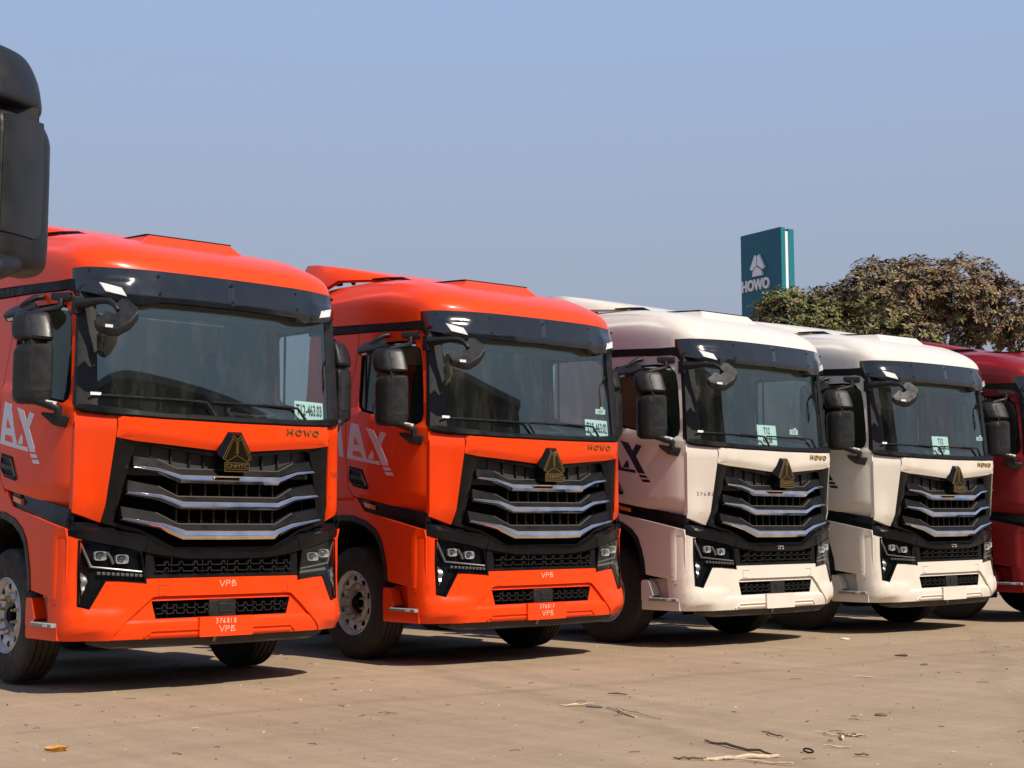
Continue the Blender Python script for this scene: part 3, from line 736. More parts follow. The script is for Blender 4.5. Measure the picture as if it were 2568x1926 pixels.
for s_ in (-1, 1):
    br.tube([(s_ * .98, 1.75, 3.60), (s_ * .98, 1.86, 3.70)], .022, 6); br.tube([(s_ * .60, 1.26, 3.585), (s_ * .74, 1.27, 3.607), (s_ * .84, 1.38, 3.62), (s_ * .92, 1.52, 3.622)], [.014, .022, .012, .008], 6)
    br.box((s_ * .99, 2.0, 3.66), (.05, .07, .10))
part('deflector_bracket', br, 'satin_black', DEF)

# ---- sides
top_blk = [(y, gut(y)) for y in (.30, .405, .62, 1.0, 1.5, 2.16)]
blk = [(.40, gut(.40) - .005), (.62, gut(.62)), (2.2, 3.185), (2.2, 3.105), (1.0, 3.035), (.62, 3.008), (.50, 3.006), (.42, 2.985), (.375, 2.94), (.35, 2.94)]
both('roof_gutter', panel([blk], left(lambda y, z: interp(PX, y) - .05 * max(0, z - 2.1) ** 1.2 + .004), (.05, 0, 0), (.1, .1)), 'satin_black', bev=.003)
dx = [(.291, 2.10), (.291, 1.345), (.31, 1.336), (1.336, 1.520), (1.420, 1.60), (1.470, 2.0), (1.470, 2.36), (1.42, 2.55), (1.36, 2.78), (1.335, 3.047), (1.0, 3.028), (.62, 3.000), (.50, 2.998), (.43, 2.980), (.365, 2.912), (.335, 2.84), (.31, 2.6)]
win = [(.44, 2.135), (.385, 2.165), (.365, 2.23), (.372, 2.40), (.40, 2.68), (.425, 2.80), (.50, 2.885), (.66, 2.916), (1.0, 2.928), (1.24, 2.936), (1.285, 2.90), (1.29, 2.60), (1.30, 2.40), (1.295, 2.345), (1.24, 2.305), (.62, 2.165)]
def door_fn(off=0.0):
    def f(y, z):
        x = SX(y, z) + off
        x -= .014 * sm2(.36, .33, y) * sm(1.42, 1.5, z) * sm2(2.0, 1.95, z)
        return (-x, y, z)
    return f
DOOR = both('door', panel([dx, win], door_fn(), (.05, 0, 0), (.06, .05), cutz=(1.48, 1.50)), 'PAINT', bev=.004)
seal = ribbon([(a, b_) for a, b_ in win], .038, lambda a, b_: 0, .03, close=True)
sl2 = MB(); sl2.v = [(-(SX(p[0], p[2]) - .010) + (p[1]), p[0], p[2]) for p in seal.v]; sl2.f = seal.f; sl2.m = seal.m
both('window_seal', sl2, 'deep_black', DOOR)
both('side_window', panel([win], left(SX, -.020), (.002, 0, 0), (.2, .2)), 'side_glass', DOOR)
# curtain rail / inner frame bit at window rear
wdv = MB(); wdv.box((-1.21, 1.20, 2.60), (.012, .02, .64)); both('window_divider', wdv, 'satin_black', DOOR)
# handle
ho = [(1.406, 1.800), (1.200, 1.762), (1.092, 1.590), (1.127, 1.572), (1.338, 1.610), (1.412, 1.672)]
HN = both('door_handle', panel([ho], left(SX, .008), (.03, 0, 0), (.2, .2)), 'satin_black', DOOR, bev=.004)
hr_ = ribbon([(1.385, 1.775), (1.212, 1.742), (1.125, 1.610), (1.145, 1.600), (1.33, 1.632), (1.392, 1.685)], .010, lambda a, b_: 0, .012, close=True)
h3 = MB(); h3.v = [(-(SX(p[0], p[2]) + .016) + p[1], p[0], p[2]) for p in hr_.v]; h3.f = hr_.f; h3.m = hr_.m; both('handle_ring', h3, 'plastic_black', HN)
h4 = panel([[(1.37, 1.72), (1.19, 1.690), (1.16, 1.655), (1.36, 1.68)]], left(SX, .022), (.03, 0, 0), (.2, .2)); both('handle_lever', h4, 'plastic_black', HN, bev=.004)
# decal letters M A X and bars
dec = MB()
def dpoly(loops):
    global dec
    p = panel(loops, left(SX, .0022), (.0015, 0, 0), (.09, .09)); dec.merge(p)
dpoly([[(1.387, 2.206), (1.261, 2.179), (1.123, 1.855), (1.02, 1.838), (.985, 1.833), (.935, 1.826), (.921, 1.791), (1.449, 1.877)], [(1.318, 2.075), (1.245, 1.985), (1.335, 1.998)], [(1.345, 1.945), (1.225, 1.925), (1.19, 1.868), (1.358, 1.898)]])
dpoly([[(1.143, 2.146), (1.021, 2.113), (.965, 2.025), (.918, 2.094), (.839, 2.073), (.920, 1.969), (.797, 1.781), (.893, 1.790), (1.02, 2.0 - .02)]])
dpoly([[(1.123, 1.862), (1.108, 1.858), (1.045, 1.935), (1.02, 1.90), (1.02, 1.85)]])
dpoly([[(.887, 1.774), (.786, 1.764), (.763, 1.735), (.865, 1.744)]]); dpoly([[(.859, 1.727), (.752, 1.721), (.728, 1.689), (.830, 1.697)]])
dpoly([[(1.90, 2.29), (1.80, 2.27), (1.72, 2.12), (1.66, 2.245), (1.56, 2.225), (1.50, 1.887), (1.58, 1.90), (1.61, 2.10), (1.70, 1.98), (1.80, 2.13), (1.79, 1.93), (1.87, 1.945)]])
part('door_decal', dec, 'DECAL', DOOR[0], label='slanted letters AX with two bars', smooth=0)
part('door_decal', dec.mirror(), 'DECAL', DOOR[1], smooth=0)
# rear quarter
rq_ = [(1.344, 3.050), (1.37, 2.78), (1.43, 2.55), (1.48, 2.36), (1.48, 2.0), (1.43, 1.60), (1.345, 1.512), (1.305, 1.42), (2.2, 1.52), (2.2, 3.10)]
both('rear_quarter', panel([rq_], left(SX), (.05, 0, 0), (.12, .1)), 'PAINT', bev=.004)
# lower side panel with wheel arch (circle about y=1.5)
arch = [(.805, .745), (.812, .80), (.822, .888), (.858, 1.01), (.905, 1.125), (.99, 1.21), (1.131, 1.284), (1.339, 1.336), (1.55, 1.345), (1.75, 1.31), (1.92, 1.23), (2.05, 1.12), (2.13, .98), (2.16, .85)]
lo_ = [(.300, 1.205), (.300, .690), (.40, .690)] + arch + [(2.24, .85), (2.24, 1.505), (1.31, 1.505), (1.180, 1.376)]
def SL_(y, z): return interp([(.2, 1.17), (.30, 1.205), (.405, 1.228), (.9, 1.240), (2.3, 1.245)], y)
def lfn(y, z):
    x = SL_(y, z) - .018 * sm2(.415, .385, y) * sm2(1.18, 1.14, z)
    return (-x, y, z)
both('lower_side_panel', panel([lo_], lfn, (.06, 0, 0), (.08, .08), cutx=(.385, .40, .415)), 'PAINT', bev=.004)
ar = MB(); n_ = len(arch)
ar.loft([[(-(SL_(y, z) + .006), y + (.0), z), (-(SL_(y, z) + .006), 1.5 + (y - 1.5) * .93, .60 + (z - .60) * .93), (-(SL_(y, z) - .05), 1.5 + (y - 1.5) * .91, .60 + (z - .60) * .91), (-.70, 1.5 + (y - 1.5) * .93, .60 + (z - .60) * .93)] for y, z in arch], cap=False, close=False)
both('wheel_arch', ar, 'plastic_black')
# dark strip between door and lower panel, with side marker
st = [(.298, 1.345), (.298, 1.202), (.302, 1.200), (1.176, 1.374), (1.30, 1.500), (1.335, 1.518)]
STR = both('side_trim', panel([st], left(lambda y, z: interp([(.2, 1.15), (.30, 1.195), (.5, 1.215), (2, 1.235)], y) - .30 * max(0, z - (1.262 + .19 * (y - .3)))), (.05, 0, 0), (.08, .03)), 'gloss_black', bev=.003)
ribl = [(.26, 1.262), (1.02, 1.415), (1.10, 1.46)]
rl = ribbon(ribl, .022, lambda a, b_: 0, .01); r2_ = MB(); r2_.v = [(-(interp([(.2, 1.15), (.30, 1.195), (.5, 1.215), (2, 1.235)], p[0]) - .001 - .004) + p[1], p[0], p[2]) for p in rl.v]; r2_.f = rl.f; r2_.m = rl.m
both('trim_ledge', r2_, 'satin_black', STR)
am = panel([[(1.188, 1.462), (1.030, 1.428), (1.018, 1.388), (1.165, 1.415)]], left(lambda y, z: 1.246), (.04, 0, 0), (.2, .2)); both('side_marker', am, 'amber', STR, bev=.006)
# bumper side and step
bs = MB()
g = []
for y in (.36, .50, .66, .745, .80, .86):
    x = interp([(.36, 1.221), (.5, 1.238), (.86, 1.246)], y); zt_ = interp([(.36, .482), (.745, .482), (.80, .483), (.86, .482)], y)
    g.append([(-x + .25, y, .395), (-(x - .006), y, .386), (-x, y, .40), (-x, y, zt_), (-x + .25, y, zt_)])
bs.loft(g, cap=True, close=False)
BS = both('step_housing', bs, 'PAINT', bev=.004)
fin = panel([[(.865, .482), (.865, .66), (.852, .688), (.775, .688), (.755, .675), (.695, .535), (.745, .50), (.76, .482)]], left(lambda y, z: 1.247), (.10, 0, 0), (.1, .1)); both('step_fin', fin, 'PAINT', BS, bev=.010)
w2_ = MB(); w2_.box((-1.10, .58, .59), (.02, .58, .22)); both('step_recess', w2_, 'PAINT', BS)
td = MB(); td.box((-1.185, .555, .496), (.16, .38, .024)); 
for k in range(18): td.box((-1.185, .375 + k * .0212, .510), (.15, .008, .008))
TD = both('step_tread', td, 'alu_tread', BS, bev=.002)
tk = MB(); tk.box((-1.2665, .47, .496), (.002, .07, .016)); part('price_tag', tk, 'sticker_white', TD[0])
un2 = MB(); un2.box((-1.10, .34, .77), (.14, .02, .60)); both('bumper_return', un2, 'deep_black')

# ---- mirrors
def housing(sec, zs, tilt=0.0):
    """sec: plan outline points, zs: (z, scale, shift) stack"""
    n0 = len(sec); S2 = []
    for i in range(n0):
        p0, p1, p2, p3 = [Vector(sec[(i + k) % n0]) for k in (-1, 0, 1, 2)]
        for j in range(5):
            t = j / 5; q = .5 * (2 * p1 + (p2 - p0) * t + (2 * p0 - 5 * p1 + 4 * p2 - p3) * t * t + (3 * p1 - p0 - 3 * p2 + p3) * t ** 3); S2.append((q.x, q.y))
    sec = S2
    cx = sum(p[0] for p in sec) / len(sec); cy = sum(p[1] for p in sec) / len(sec); o = MB()
    Z2 = []
    for i in range(len(zs) - 1):
        p0, p1, p2, p3 = [Vector(zs[min(max(i + k, 0), len(zs) - 1)]) for k in (-1, 0, 1, 2)]
        for j in range(4):
            t = j / 4; Z2.append(tuple(.5 * (2 * p1 + (p2 - p0) * t + (2 * p0 - 5 * p1 + 4 * p2 - p3) * t * t + (3 * p1 - p0 - 3 * p2 + p3) * t ** 3)))
    Z2.append(zs[-1])
    o.loft([[(cx + (x - cx) * s_ + dx_, cy + (y - cy) * s_ + tilt * (z - zs[0][0]), z) for x, y in sec] for z, s_, dx_ in Z2]); return o
sec = [(-1.272, .452), (-1.300, .436), (-1.37, .458), (-1.44, .498), (-1.475, .545), (-1.497, .61), (-1.49, .66), (-1.455, .685), (-1.29, .60), (-1.265, .53)]
mlo = housing(sec, [(2.124, .50, .02), (2.128, .72, .01), (2.140, .87, .005), (2.160, .95, 0), (2.19, .985, 0), (2.24, 1, 0), (2.48, 1, 0), (2.52, .985, 0), (2.546, .95, .005), (2.564, .87, .01), (2.574, .74, .02), (2.578, .5, .03)])
MIR = both('door_mirror', mlo, 'plastic_black', bev=0, smooth=75)
sec2 = [(-1.268, .455), (-1.300, .432), (-1.37, .455), (-1.45, .505), (-1.485, .555), (-1.505, .61), (-1.50, .655), (-1.45, .68), (-1.29, .60), (-1.262, .53)]
mup = housing(sec2, [(2.597, .55, .03), (2.601, .78, .02), (2.612, .93, .005), (2.635, .99, 0), (2.68, 1.0, 0), (2.72, .985, 0), (2.76, .945, .005), (2.79, .88, .01), (2.810, .79, .015), (2.821, .66, .02), (2.826, .45, .02)], tilt=.30)
both('upper_housing', mup, 'plastic_black', MIR, smooth=75)
nk = MB(); nk.box((-1.36, .545, 2.588), (.13, .08, .05)); both('mirror_neck', nk, 'plastic_black', MIR, bev=.006)
def onsec(sec_, x, off, ty=0):   # front y of plan section at x
    n0 = len(sec_); T = []
    for i in range(0, 5):
        p0, p1, p2, p3 = [Vector(sec_[(i + k) % n0]) for k in (-1, 0, 1, 2)]
        for j in range(6):
            t = j / 6; q = .5 * (2 * p1 + (p2 - p0) * t + (2 * p0 - 5 * p1 + 4 * p2 - p3) * t * t + (3 * p1 - p0 - 3 * p2 + p3) * t ** 3)
            if q.x <= -1.272 or i: T.append((q.x, q.y))
    T = sorted(T); return interp(T, x) - off + ty
ch = panel([[(-1.292, 2.558), (-1.43, 2.562), (-1.435, 2.40), (-1.43, 2.245), (-1.42, 2.222), (-1.40, 2.215), (-1.288, 2.220)]], lambda x, z: (x, onsec(sec, x, .004), z), (0, .03, 0), (.02, .2)); both('mirror_cover', ch, 'mirror_cheek', MIR, bev=.004)
ch = panel([[(-1.325, 2.785), (-1.415, 2.783), (-1.425, 2.76), (-1.423, 2.64), (-1.415, 2.628), (-1.288, 2.622), (-1.284, 2.65)]], lambda x, z: (x, onsec(sec2, x, .004, .30 * (z - 2.597)), z), (0, .03, 0), (.02, .03)); both('mirror_cover', ch, 'mirror_cheek', MIR, bev=.004)
gl_ = MB(); gl_.add([(-1.285, .601, 2.17), (-1.462, .691, 2.17), (-1.462, .691, 2.53), (-1.285, .601, 2.53)], [(0, 1, 2, 3)]); both('mirror_glass', gl_, 'mirror_glass', MIR)
am_ = MB(); am_.tube([(-1.37, .52, 2.145), (-1.335, .475, 2.135), (-1.28, .425, 2.112), (-1.240, .408, 2.090), (-1.238, .42, 2.03)], [.028, .034, .036, .034, .026], 8)
AM = both('mirror_arm', am_, 'plastic_black', MIR, smooth=60)
st_ = MB(); d_ = Vector((.062, -.050, -.016)); c0 = Vector((-1.328, .430, 2.142)); hh_ = Vector((.004, -.004, .020))
st_.add([c0 - hh_ * .5, c0 + d_ - hh_ * .5, c0 + d_ + hh_ * .5, c0 + hh_ * .5], [(0, 1, 2, 3)]); part('price_tag', st_, 'sticker_white', AM[0])
bs_ = MB(); bs_.loft([[(-1.190, .330, 2.034), (-1.325, .520, 2.068), (-1.20, .60, 2.062), (-1.12, .40, 2.04)], [(-1.200, .335, 2.005), (-1.322, .520, 2.045), (-1.20, .60, 2.03), (-1.12, .40, 2.0)], [(-1.200, .365, 1.945), (-1.255, .45, 1.965), (-1.20, .52, 1.98), (-1.14, .42, 1.95)]])
both('mirror_foot', bs_, 'plastic_black', MIR, bev=.008)
um = MB(); um.loft([[(-1.235, .610, 2.985), (-1.150, .440, 2.972), (-1.10, .46, 2.97), (-1.15, .62, 2.985)], [(-1.243, .612, 2.955), (-1.158, .430, 2.935), (-1.10, .45, 2.94), (-1.15, .62, 2.955)], [(-1.235, .605, 2.925), (-1.160, .445, 2.905), (-1.12, .47, 2.91), (-1.16, .60, 2.925)]])
both('upper_mount', um, 'plastic_black', MIR, bev=.008)
ua = MB(); ua.tube([(-1.19, .53, 2.93), (-1.192, .525, 2.885), (-1.205, .53, 2.862), (-1.30, .585, 2.838), (-1.37, .62, 2.815)], [.024, .026, .026, .024, .022], 7); both('mirror_arm', ua, 'plastic_black', MIR, smooth=60)

# kerb-view mirror over the passenger door
km = MB(); c0 = Vector((-1.335, .93, 2.868)); ax = Vector((.13, -.283, .04)).normalized(); nz = Vector((-.50, -.45, .80)).normalized(); nz = (nz - ax * nz.dot(ax)).normalized(); sd = ax.cross(nz)
rings = []
for h_, s_ in ((.026, .35), (.026, .88), (.018, 1.0), (-.03, 1.0), (-.042, .93), (-.042, .4)):
    rings.append([tuple(c0 + ax * (.150 * s_ * math.copysign(abs(math.cos(a_)) ** .7, math.cos(a_))) + sd * (.082 * s_ * math.copysign(abs(math.sin(a_)) ** .8, math.sin(a_))) + nz * h_ * .9) for a_ in [2 * math.pi * k / 24 for k in range(24)]])
km.loft(rings); KM = part('kerb_mirror', km, 'plastic_black', smooth=50)
ka = MB(); ka.tube([(-1.19, .865, 2.985), (-1.245, .88, 2.975), (-1.30, .92, 2.935), (-1.335, .94, 2.902)], [.022, .025, .022, .018], 8); part('mirror_arm', ka, 'plastic_black', KM, smooth=60)
kt = MB(); q = c0 - sd * .082 - ax * .05 - nz * .012; o_ = -sd * .002
sgn = 1 if (sd.x > 0) else -1
q = c0 + sd * (-.084 * sgn) - ax * .055 - nz * .01
kt.add([q - ax * .028 - nz * .012, q + ax * .028 - nz * .012, q + ax * .028 + nz * .012, q - ax * .028 + nz * .012], [(0, 1, 2, 3)]); part('price_tag', kt, 'sticker_white', KM)
# front-view mirror
fmp = [(-1.179, -.022, 2.714), (-1.127, -.042, 2.754), (-1.095, -.050, 2.786), (-1.062, -.090, 2.757), (-1.022, -.110, 2.784), (-1.034, -.066, 2.840), (-.992, -.078, 2.884), (-.957, -.108, 2.882), (-.917, -.179, 2.817), (-.922, -.197, 2.777), (-.979, -.195, 2.705), (-1.058, -.161, 2.649), (-1.106, -.124, 2.645), (-1.171, -.050, 2.678)]
fn_ = Vector((-.58, -.70, .414)).normalized(); cc = sum((Vector(p) for p in fmp), Vector()) / len(fmp)
dn = Vector((.25, .25, -.93)).normalized()
fm_ = MB(); rings = []
for off, s_, dd in ((.004, .93, 0), (.003, .975, .001), (0, 1.0, .010), (0, 1.0, .055), (0, .93, .070)):
    rings.append([tuple(cc + (Vector(p) - cc) * s_ - fn_ * off + dn * dd) for p in fmp])
tri_ = tessellate_polygon([[Vector(((Vector(p) - cc).dot(Vector((1, 0, 0))), (Vector(p) - cc).z, 0)) for p in fmp]])
fm_.loft(rings, cap=False)
fm_.add(rings[0], [tuple(t_) for t_ in tri_]); fm_.add(rings[-1], [tuple(t_) for t_ in tri_])
FM = part('front_mirror', fm_, 'plastic_black', bev=.003, smooth=30)
fa = MB(); fa.tube([(-1.15, .31, 2.87), (-1.13, .25, 2.87), (-1.09, .08, 2.872), (-1.058, -.02, 2.862), (-1.045, -.07, 2.83), (-1.030, -.105, 2.785)], [.045, .040, .026, .022, .022, .018], 8)
fa.box((-1.155, .33, 2.86), (.05, .08, .13)); part('mirror_arm', fa, 'plastic_black', FM, bev=.004, smooth=60)
fg_ = MB(); rings = []
for s_, dd in ((1.0, .071), (.6, .078)): rings.append([tuple(cc + (Vector(p) - cc) * s_ * .9 + dn * dd) for p in fmp])
fg_.loft(rings); part('mirror_glass', fg_, 'mirror_glass', FM)
ft_ = MB(); q = Vector((-1.125, -.098, 2.658)) ; e1 = Vector((.046, -.028, -.004)); e2 = Vector((0.0, 0.0, .022)); q -= Vector((.006, .012, .004))
ft_.add([q, q + e1, q + e1 + e2, q + e2], [(0, 1, 2, 3)]); part('price_tag', ft_, 'sticker_white', FM)

# ---- cab interior
ci = MB()
ci.add([(-1.15, 2.12, 1.3), (1.15, 2.12, 1.3), (1.15, 2.12, 3.1), (-1.15, 2.12, 3.1)], [(0, 1, 2, 3)])
ci.add([(-1.13, .3, 3.02), (1.13, .3, 3.02), (1.13, 2.12, 3.12), (-1.13, 2.12, 3.12)], [(0, 1, 2, 3)])
ci.add([(-1.12, .35, 1.45), (1.12, .35, 1.45), (1.12, 2.12, 1.45), (-1.12, 2.12, 1.45)], [(0, 1, 2, 3)])
for s_ in (-1, 1):
    ci.add([(s_ * 1.14, .45, 1.45), (s_ * 1.14, 1.45, 1.45), (s_ * 1.14, 1.45, 2.30), (s_ * 1.12, .45, 2.14)], [(0, 1, 2, 3)])
    ci.add([(s_ * 1.14, 1.34, 1.45), (s_ * 1.14, 2.12, 1.45), (s_ * 1.13, 2.12, 3.1), (s_ * 1.10, 1.34, 3.05)], [(0, 1, 2, 3)])
CI = part('cab_lining', ci, 'cab_cloth', smooth=0)
dbx = MB(); rings = []
for x in (-1.08, -.6, 0, .6, 1.08):
    y = FW(x, 2.0); rings.append([(x, y + .03, 1.6), (x, y + .03, 2.05), (x, y + .32, 2.08), (x, y + .42, 2.0), (x, y + .46, 1.6)])
dbx.loft(rings); part('dashboard', dbx, 'cab_dark', CI, bev=.01)
cons = MB(); cons.box((0, .55, 2.93), (1.9, .28, .12)); part('overhead_console', cons, 'cab_trim', CI, bev=.02)
sw = MB(); c0 = Vector((.56, .62, 2.13)); ax = Vector((0, -.45, .89)); q_ = Vector((1, 0, 0)); w_ = ax.cross(q_)
sw.tube([c0 + q_ * .225 * math.cos(t_) + w_ * .225 * math.sin(t_) for t_ in [2 * math.pi * k / 28 for k in range(28)]], .016, 7, close=True)
for t_ in (.2, 2.94, 4.7): sw.tube([c0, c0 + q_ * .22 * math.cos(t_) + w_ * .22 * math.sin(t_)], .016, 6)
sw.tube([c0 + ax * .01, c0 - ax * .3], .04, 8); part('steering_wheel', sw, 'cab_dark', CI, smooth=60)
for sx, top_ in ((-.62, 2.78), (.56, 2.72)):
    s_ = MB(); prof = [(.20, 1.5), (.25, 1.85), (.25, 2.25), (.20, 2.42), (.13, 2.5), (.12, top_ - .06), (.08, top_)]
    s_.loft([[(sx - w_, 1.12 + .12 * (z - 1.5), z), (sx - w_ * .8, 1.04 + .12 * (z - 1.5), z), (sx + w_ * .8, 1.04 + .12 * (z - 1.5), z), (sx + w_, 1.12 + .12 * (z - 1.5), z), (sx + w_ * .8, 1.22 + .12 * (z - 1.5), z), (sx - w_ * .8, 1.22 + .12 * (z - 1.5), z)] for w_, z in prof])
    s_.box((sx, .95, 1.72), (.48, .50, .16)); part('seat', s_, 'cab_dark', CI, bev=.02, smooth=60)

# ---- wheels
def tyre_mb(w, r):
    pr = [(-w * .38, .285), (-w * .47, .31), (-w * .50, .36), (-w * .5, .42), (-w * .47, .475), (-w * .43, .505), (-w * .40, .516), (-w * .37, .5215)]
    gx = [-.26, -.09, .09, .26]
    for g_ in gx: pr += [(w * (g_ - .028), .5235), (w * (g_ - .020), .510), (w * (g_ + .020), .510), (w * (g_ + .028), .5235)]
    pr += [(w * .37, .5215), (w * .40, .516), (w * .43, .505), (w * .47, .475), (w * .5, .42), (w * .5, .36), (w * .47, .31), (w * .38, .285)]
    o = MB(); o.lathe(pr, (0, 0, 0), 72)
    nv = 72
    for i, f in enumerate(o.f):
        row = i // 72
        if 6 <= row < len(pr) - 8: o.m[i] = 1
    return o
def rim_mb():
    o = MB()
    o.lathe([(-.118, .292), (-.135, .300), (-.140, .292), (-.120, .280), (-.105, .268), (-.095, .262)], (0, 0, 0), 60)      # lip
    o.lathe([(-.075, .175), (-.090, .172), (-.100, .160), (-.098, .130), (-.06, .118), (-.02, .112)], (0, 0, 0), 60)         # flange
    # sloped ring with ten round hand holes
    def pos(r, a): t_ = (r - .175) / (.262 - .175); return (-.075 - .020 * t_ - .02 * math.sin(t_ * 3.14) , r * math.cos(a), r * math.sin(a))
    for k in range(10):
        a0, a1 = 2 * math.pi * k / 10, 2 * math.pi * (k + 1) / 10; ac = (a0 + a1) / 2; rc = .226
        inner, outer = [], []
        N = 24
        for j in range(N):
            t_ = 2 * math.pi * j / N; ci_, si_ = math.cos(t_), math.sin(t_)
            inner.append(pos(rc + .026 * ci_, ac + .032 / rc * si_))
            # ray to the sector border
            du = ci_; dv = si_ / .2; hr = (.262 - rc) if ci_ > 0 else (rc - .175); ha = (a1 - a0) / 2
            s1 = hr / abs(ci_) if abs(ci_) > 1e-6 else 9; s2 = ha / abs(si_ / rc) if abs(si_) > 1e-6 else 9
            s_ = min(s1, s2); outer.append(pos(rc + ci_ * s_, ac + si_ / rc * s_))
        depth = [(x + .006, y, z) for x, y, z in inner]
        o.loft([depth, inner, outer], cap=False)
    o.lathe([(-.095, .262), (-.02, .255), (.06, .25)], (0, 0, 0), 60)
    return o
def hub_mb():
    o = MB(); o.lathe([(-.02, .112), (-.04, .105), (-.05, .07), (-.10, .062), (-.112, .05), (-.112, .0)], (0, 0, 0), 32); return o
nut = MB(); nut.cyl((0, 0, 0), (-.022, 0, 0), .015, 6); nut.cyl((-.022, 0, 0), (-.05, 0, 0), .009, 8); nut.cyl((.0, 0, 0), (.01, 0, 0), .022, 12); nutm = nut.mesh('wheel_nut', 30)
T_ = tyre_mb(.29, .523); RI = rim_mb(); HU = hub_mb()
tb = MB(); tb.lathe([(.02, .26), (.02, .0)], (0, 0, 0), 24)
for s_ in (-1, 1):
    f_ = (lambda o: o) if s_ < 0 else (lambda o: o.mirror())
    tp_ = len(PARTS)
    WH = part('wheel', f_(HU), 'deep_black'); PARTS[WH]['loc'] = (s_ * 1.005, 1.505, .5235)
    for nm, mb_, mt in (('tyre', T_, ['rubber', 'tyre_tread']), ('rim', RI, ['rim_steel']), ('brake_drum', tb, ['deep_black'])):
        part(nm, f_(mb_), mt, WH, smooth=40)
    if s_ < 0:
        for k in range(10):
            a_ = 2 * math.pi * (k + .5) / 10
            PARTS.append(dict(name='wheel_nut', me=nutm, mats=['nut_brass'], parent=WH, bev=0, label=None, when=None, loc=(-.098, .146 * math.cos(a_), .146 * math.sin(a_))))
for y in (4.4, 5.75):
    for s_ in (-1, 1):
        for q in (.78, 1.09):
            i_ = part('wheel', f_(HU) if False else (HU if s_ < 0 else HU.mirror()), 'deep_black'); PARTS[i_]['loc'] = (s_ * q, y, .5235)
            part('tyre', T_, ['rubber', 'tyre_tread'], i_, smooth=40)
# ---- chassis
cf = MB(); cf.box((-.42, 3.6, .92), (.08, 6.2, .28)); CH = part('chassis', cf, 'frame_grey', bev=.01); cf = MB(); cf.box((.42, 3.6, .92), (.08, 6.2, .28))
for y in (.9, 2.4, 3.6, 4.4, 5.1, 5.75, 6.5): cf.box((0, y, .88), (.8, .1, .2))
cf.cyl((-.9, 1.505, .50), (.9, 1.505, .50), .06, 10); cf.cyl((-.9, 4.4, .52), (.9, 4.4, .52), .09, 10); cf.cyl((-.9, 5.75, .52), (.9, 5.75, .52), .09, 10)
part('chassis_member', cf, 'frame_grey', CH, bev=.01)
en = MB(); en.box((0, 1.3, 1.0), (.8, 1.7, .75)); en.box((0, .6, .8), (1.0, .5, .5)); en.box((0, 1.2, .52), (.7, .9, .3)); ws = MB(); [ws.box((s_ * .72, 1.5, 1.12), (.03, 1.5, .80)) for s_ in (-1, 1)]; ws.box((0, 2.24, 1.1), (2.3, .03, .8)); ws.box((-1.0, 2.16, .62), (.34, .02, .86)); ws.box((1.0, 2.16, .62), (.34, .02, .86)); ws.box((0, 1.9, .62), (1.3, .5, .5)); ws.box((0, 2.9, .62), (1.2, 1.2, .5)); part('splash_shade_guard', ws, 'deep_black', CH)  # inner walls, flaps and underside blocks added to darken arches and ground below
part('engine', en, 'deep_black', CH)
fl = MB(); fl.box((0, 1.75, 1.42), (2.3, .85, .08)); part('cab_floor', fl, 'deep_black')
ft = MB(); rr_ = [[(x, y, z) for (y, z) in [(2.7 + 1.2 * u, .0) for u in (0,)]] for x in (0,)]
ft.loft([[(-.62 - .28 - .27 * math.cos(t_) * 1.0, y, .78 + .30 * math.sin(t_)) for t_ in [2 * math.pi * k / 20 for k in range(20)]] for y in (2.45, 3.75)]); part('fuel_tank', ft, 'rim_steel', CH)
ft2 = MB(); ft2.box((.9, 3.0, .8), (.5, 1.0, .55)); part('battery_box', ft2, 'satin_black', CH, bev=.02)
fw_ = MB(); fw_.cyl((0, 5.0, 1.12), (0, 5.0, 1.2), .45, 24); part('fifth_wheel', fw_, 'satin_black', CH)

def build_truck(idx, pos, yaw, roll, paintm, decal, label, kind):
    root = bpy.data.objects.new('tractor_truck', None); COL.objects.link(root)
    root.empty_display_size = .3
    root.location = pos; root.rotation_euler = (0, roll, yaw)
    tag(root, label, 'truck', 'tractor trucks parked side by side in a row')
    objs = []
    for p in PARTS:
        w_ = p['when']
        if w_ is not None and w_ != idx and w_ != kind: objs.append(None); continue
        mats = [paintm if q == 'PAINT' else decal if q == 'DECAL' else q for q in p['mats']]
        par = root if p['parent'] is None else objs[p['parent']]
        o = link(p['name'], p['me'], mats, par, p.get('loc'))
        if p['bev']: bevel(o, p['bev'])
        if p['label']: o['label'] = p['label']
        objs.append(o)
    return root

TR = [(5.7529, 9.8934, .0132, .0001, .0026), (9.0405, 9.8477, .0029, -.0128, -.0027), (12.2021, 9.6824, -.0043, .0039, -.0015), (15.2163, 9.5157, -.0119, -.0296, -.0072), (18.36, 9.42, 0, 0, 0)]
LAB = ['bright orange tractor truck nearest the camera, sheet T12-463.03 behind its windscreen', 'second orange tractor truck, between the nearest orange one and a white one, sheet T12-463.02',
       'white tractor truck beside an orange one, number 376821 written on its corner panel', 'white tractor truck between the other white truck and the dark red one', 'dark red tractor truck at the right edge, only partly in view']
PM = ['paint_orange', 'paint_orange', 'paint_white', 'paint_white', 'paint_red']; DC = ['decal_white', 'decal_white', 'decal_navy', 'decal_navy', 'decal_white']; KD = ['orange', 'orange', 'white', 'white', 'red']
for i in range(5):
    x, y, dz, yw, rl_ = TR[i]
    build_truck(i + 1, (x, y, dz), yw, rl_, PM[i], DC[i], LAB[i], KD[i])

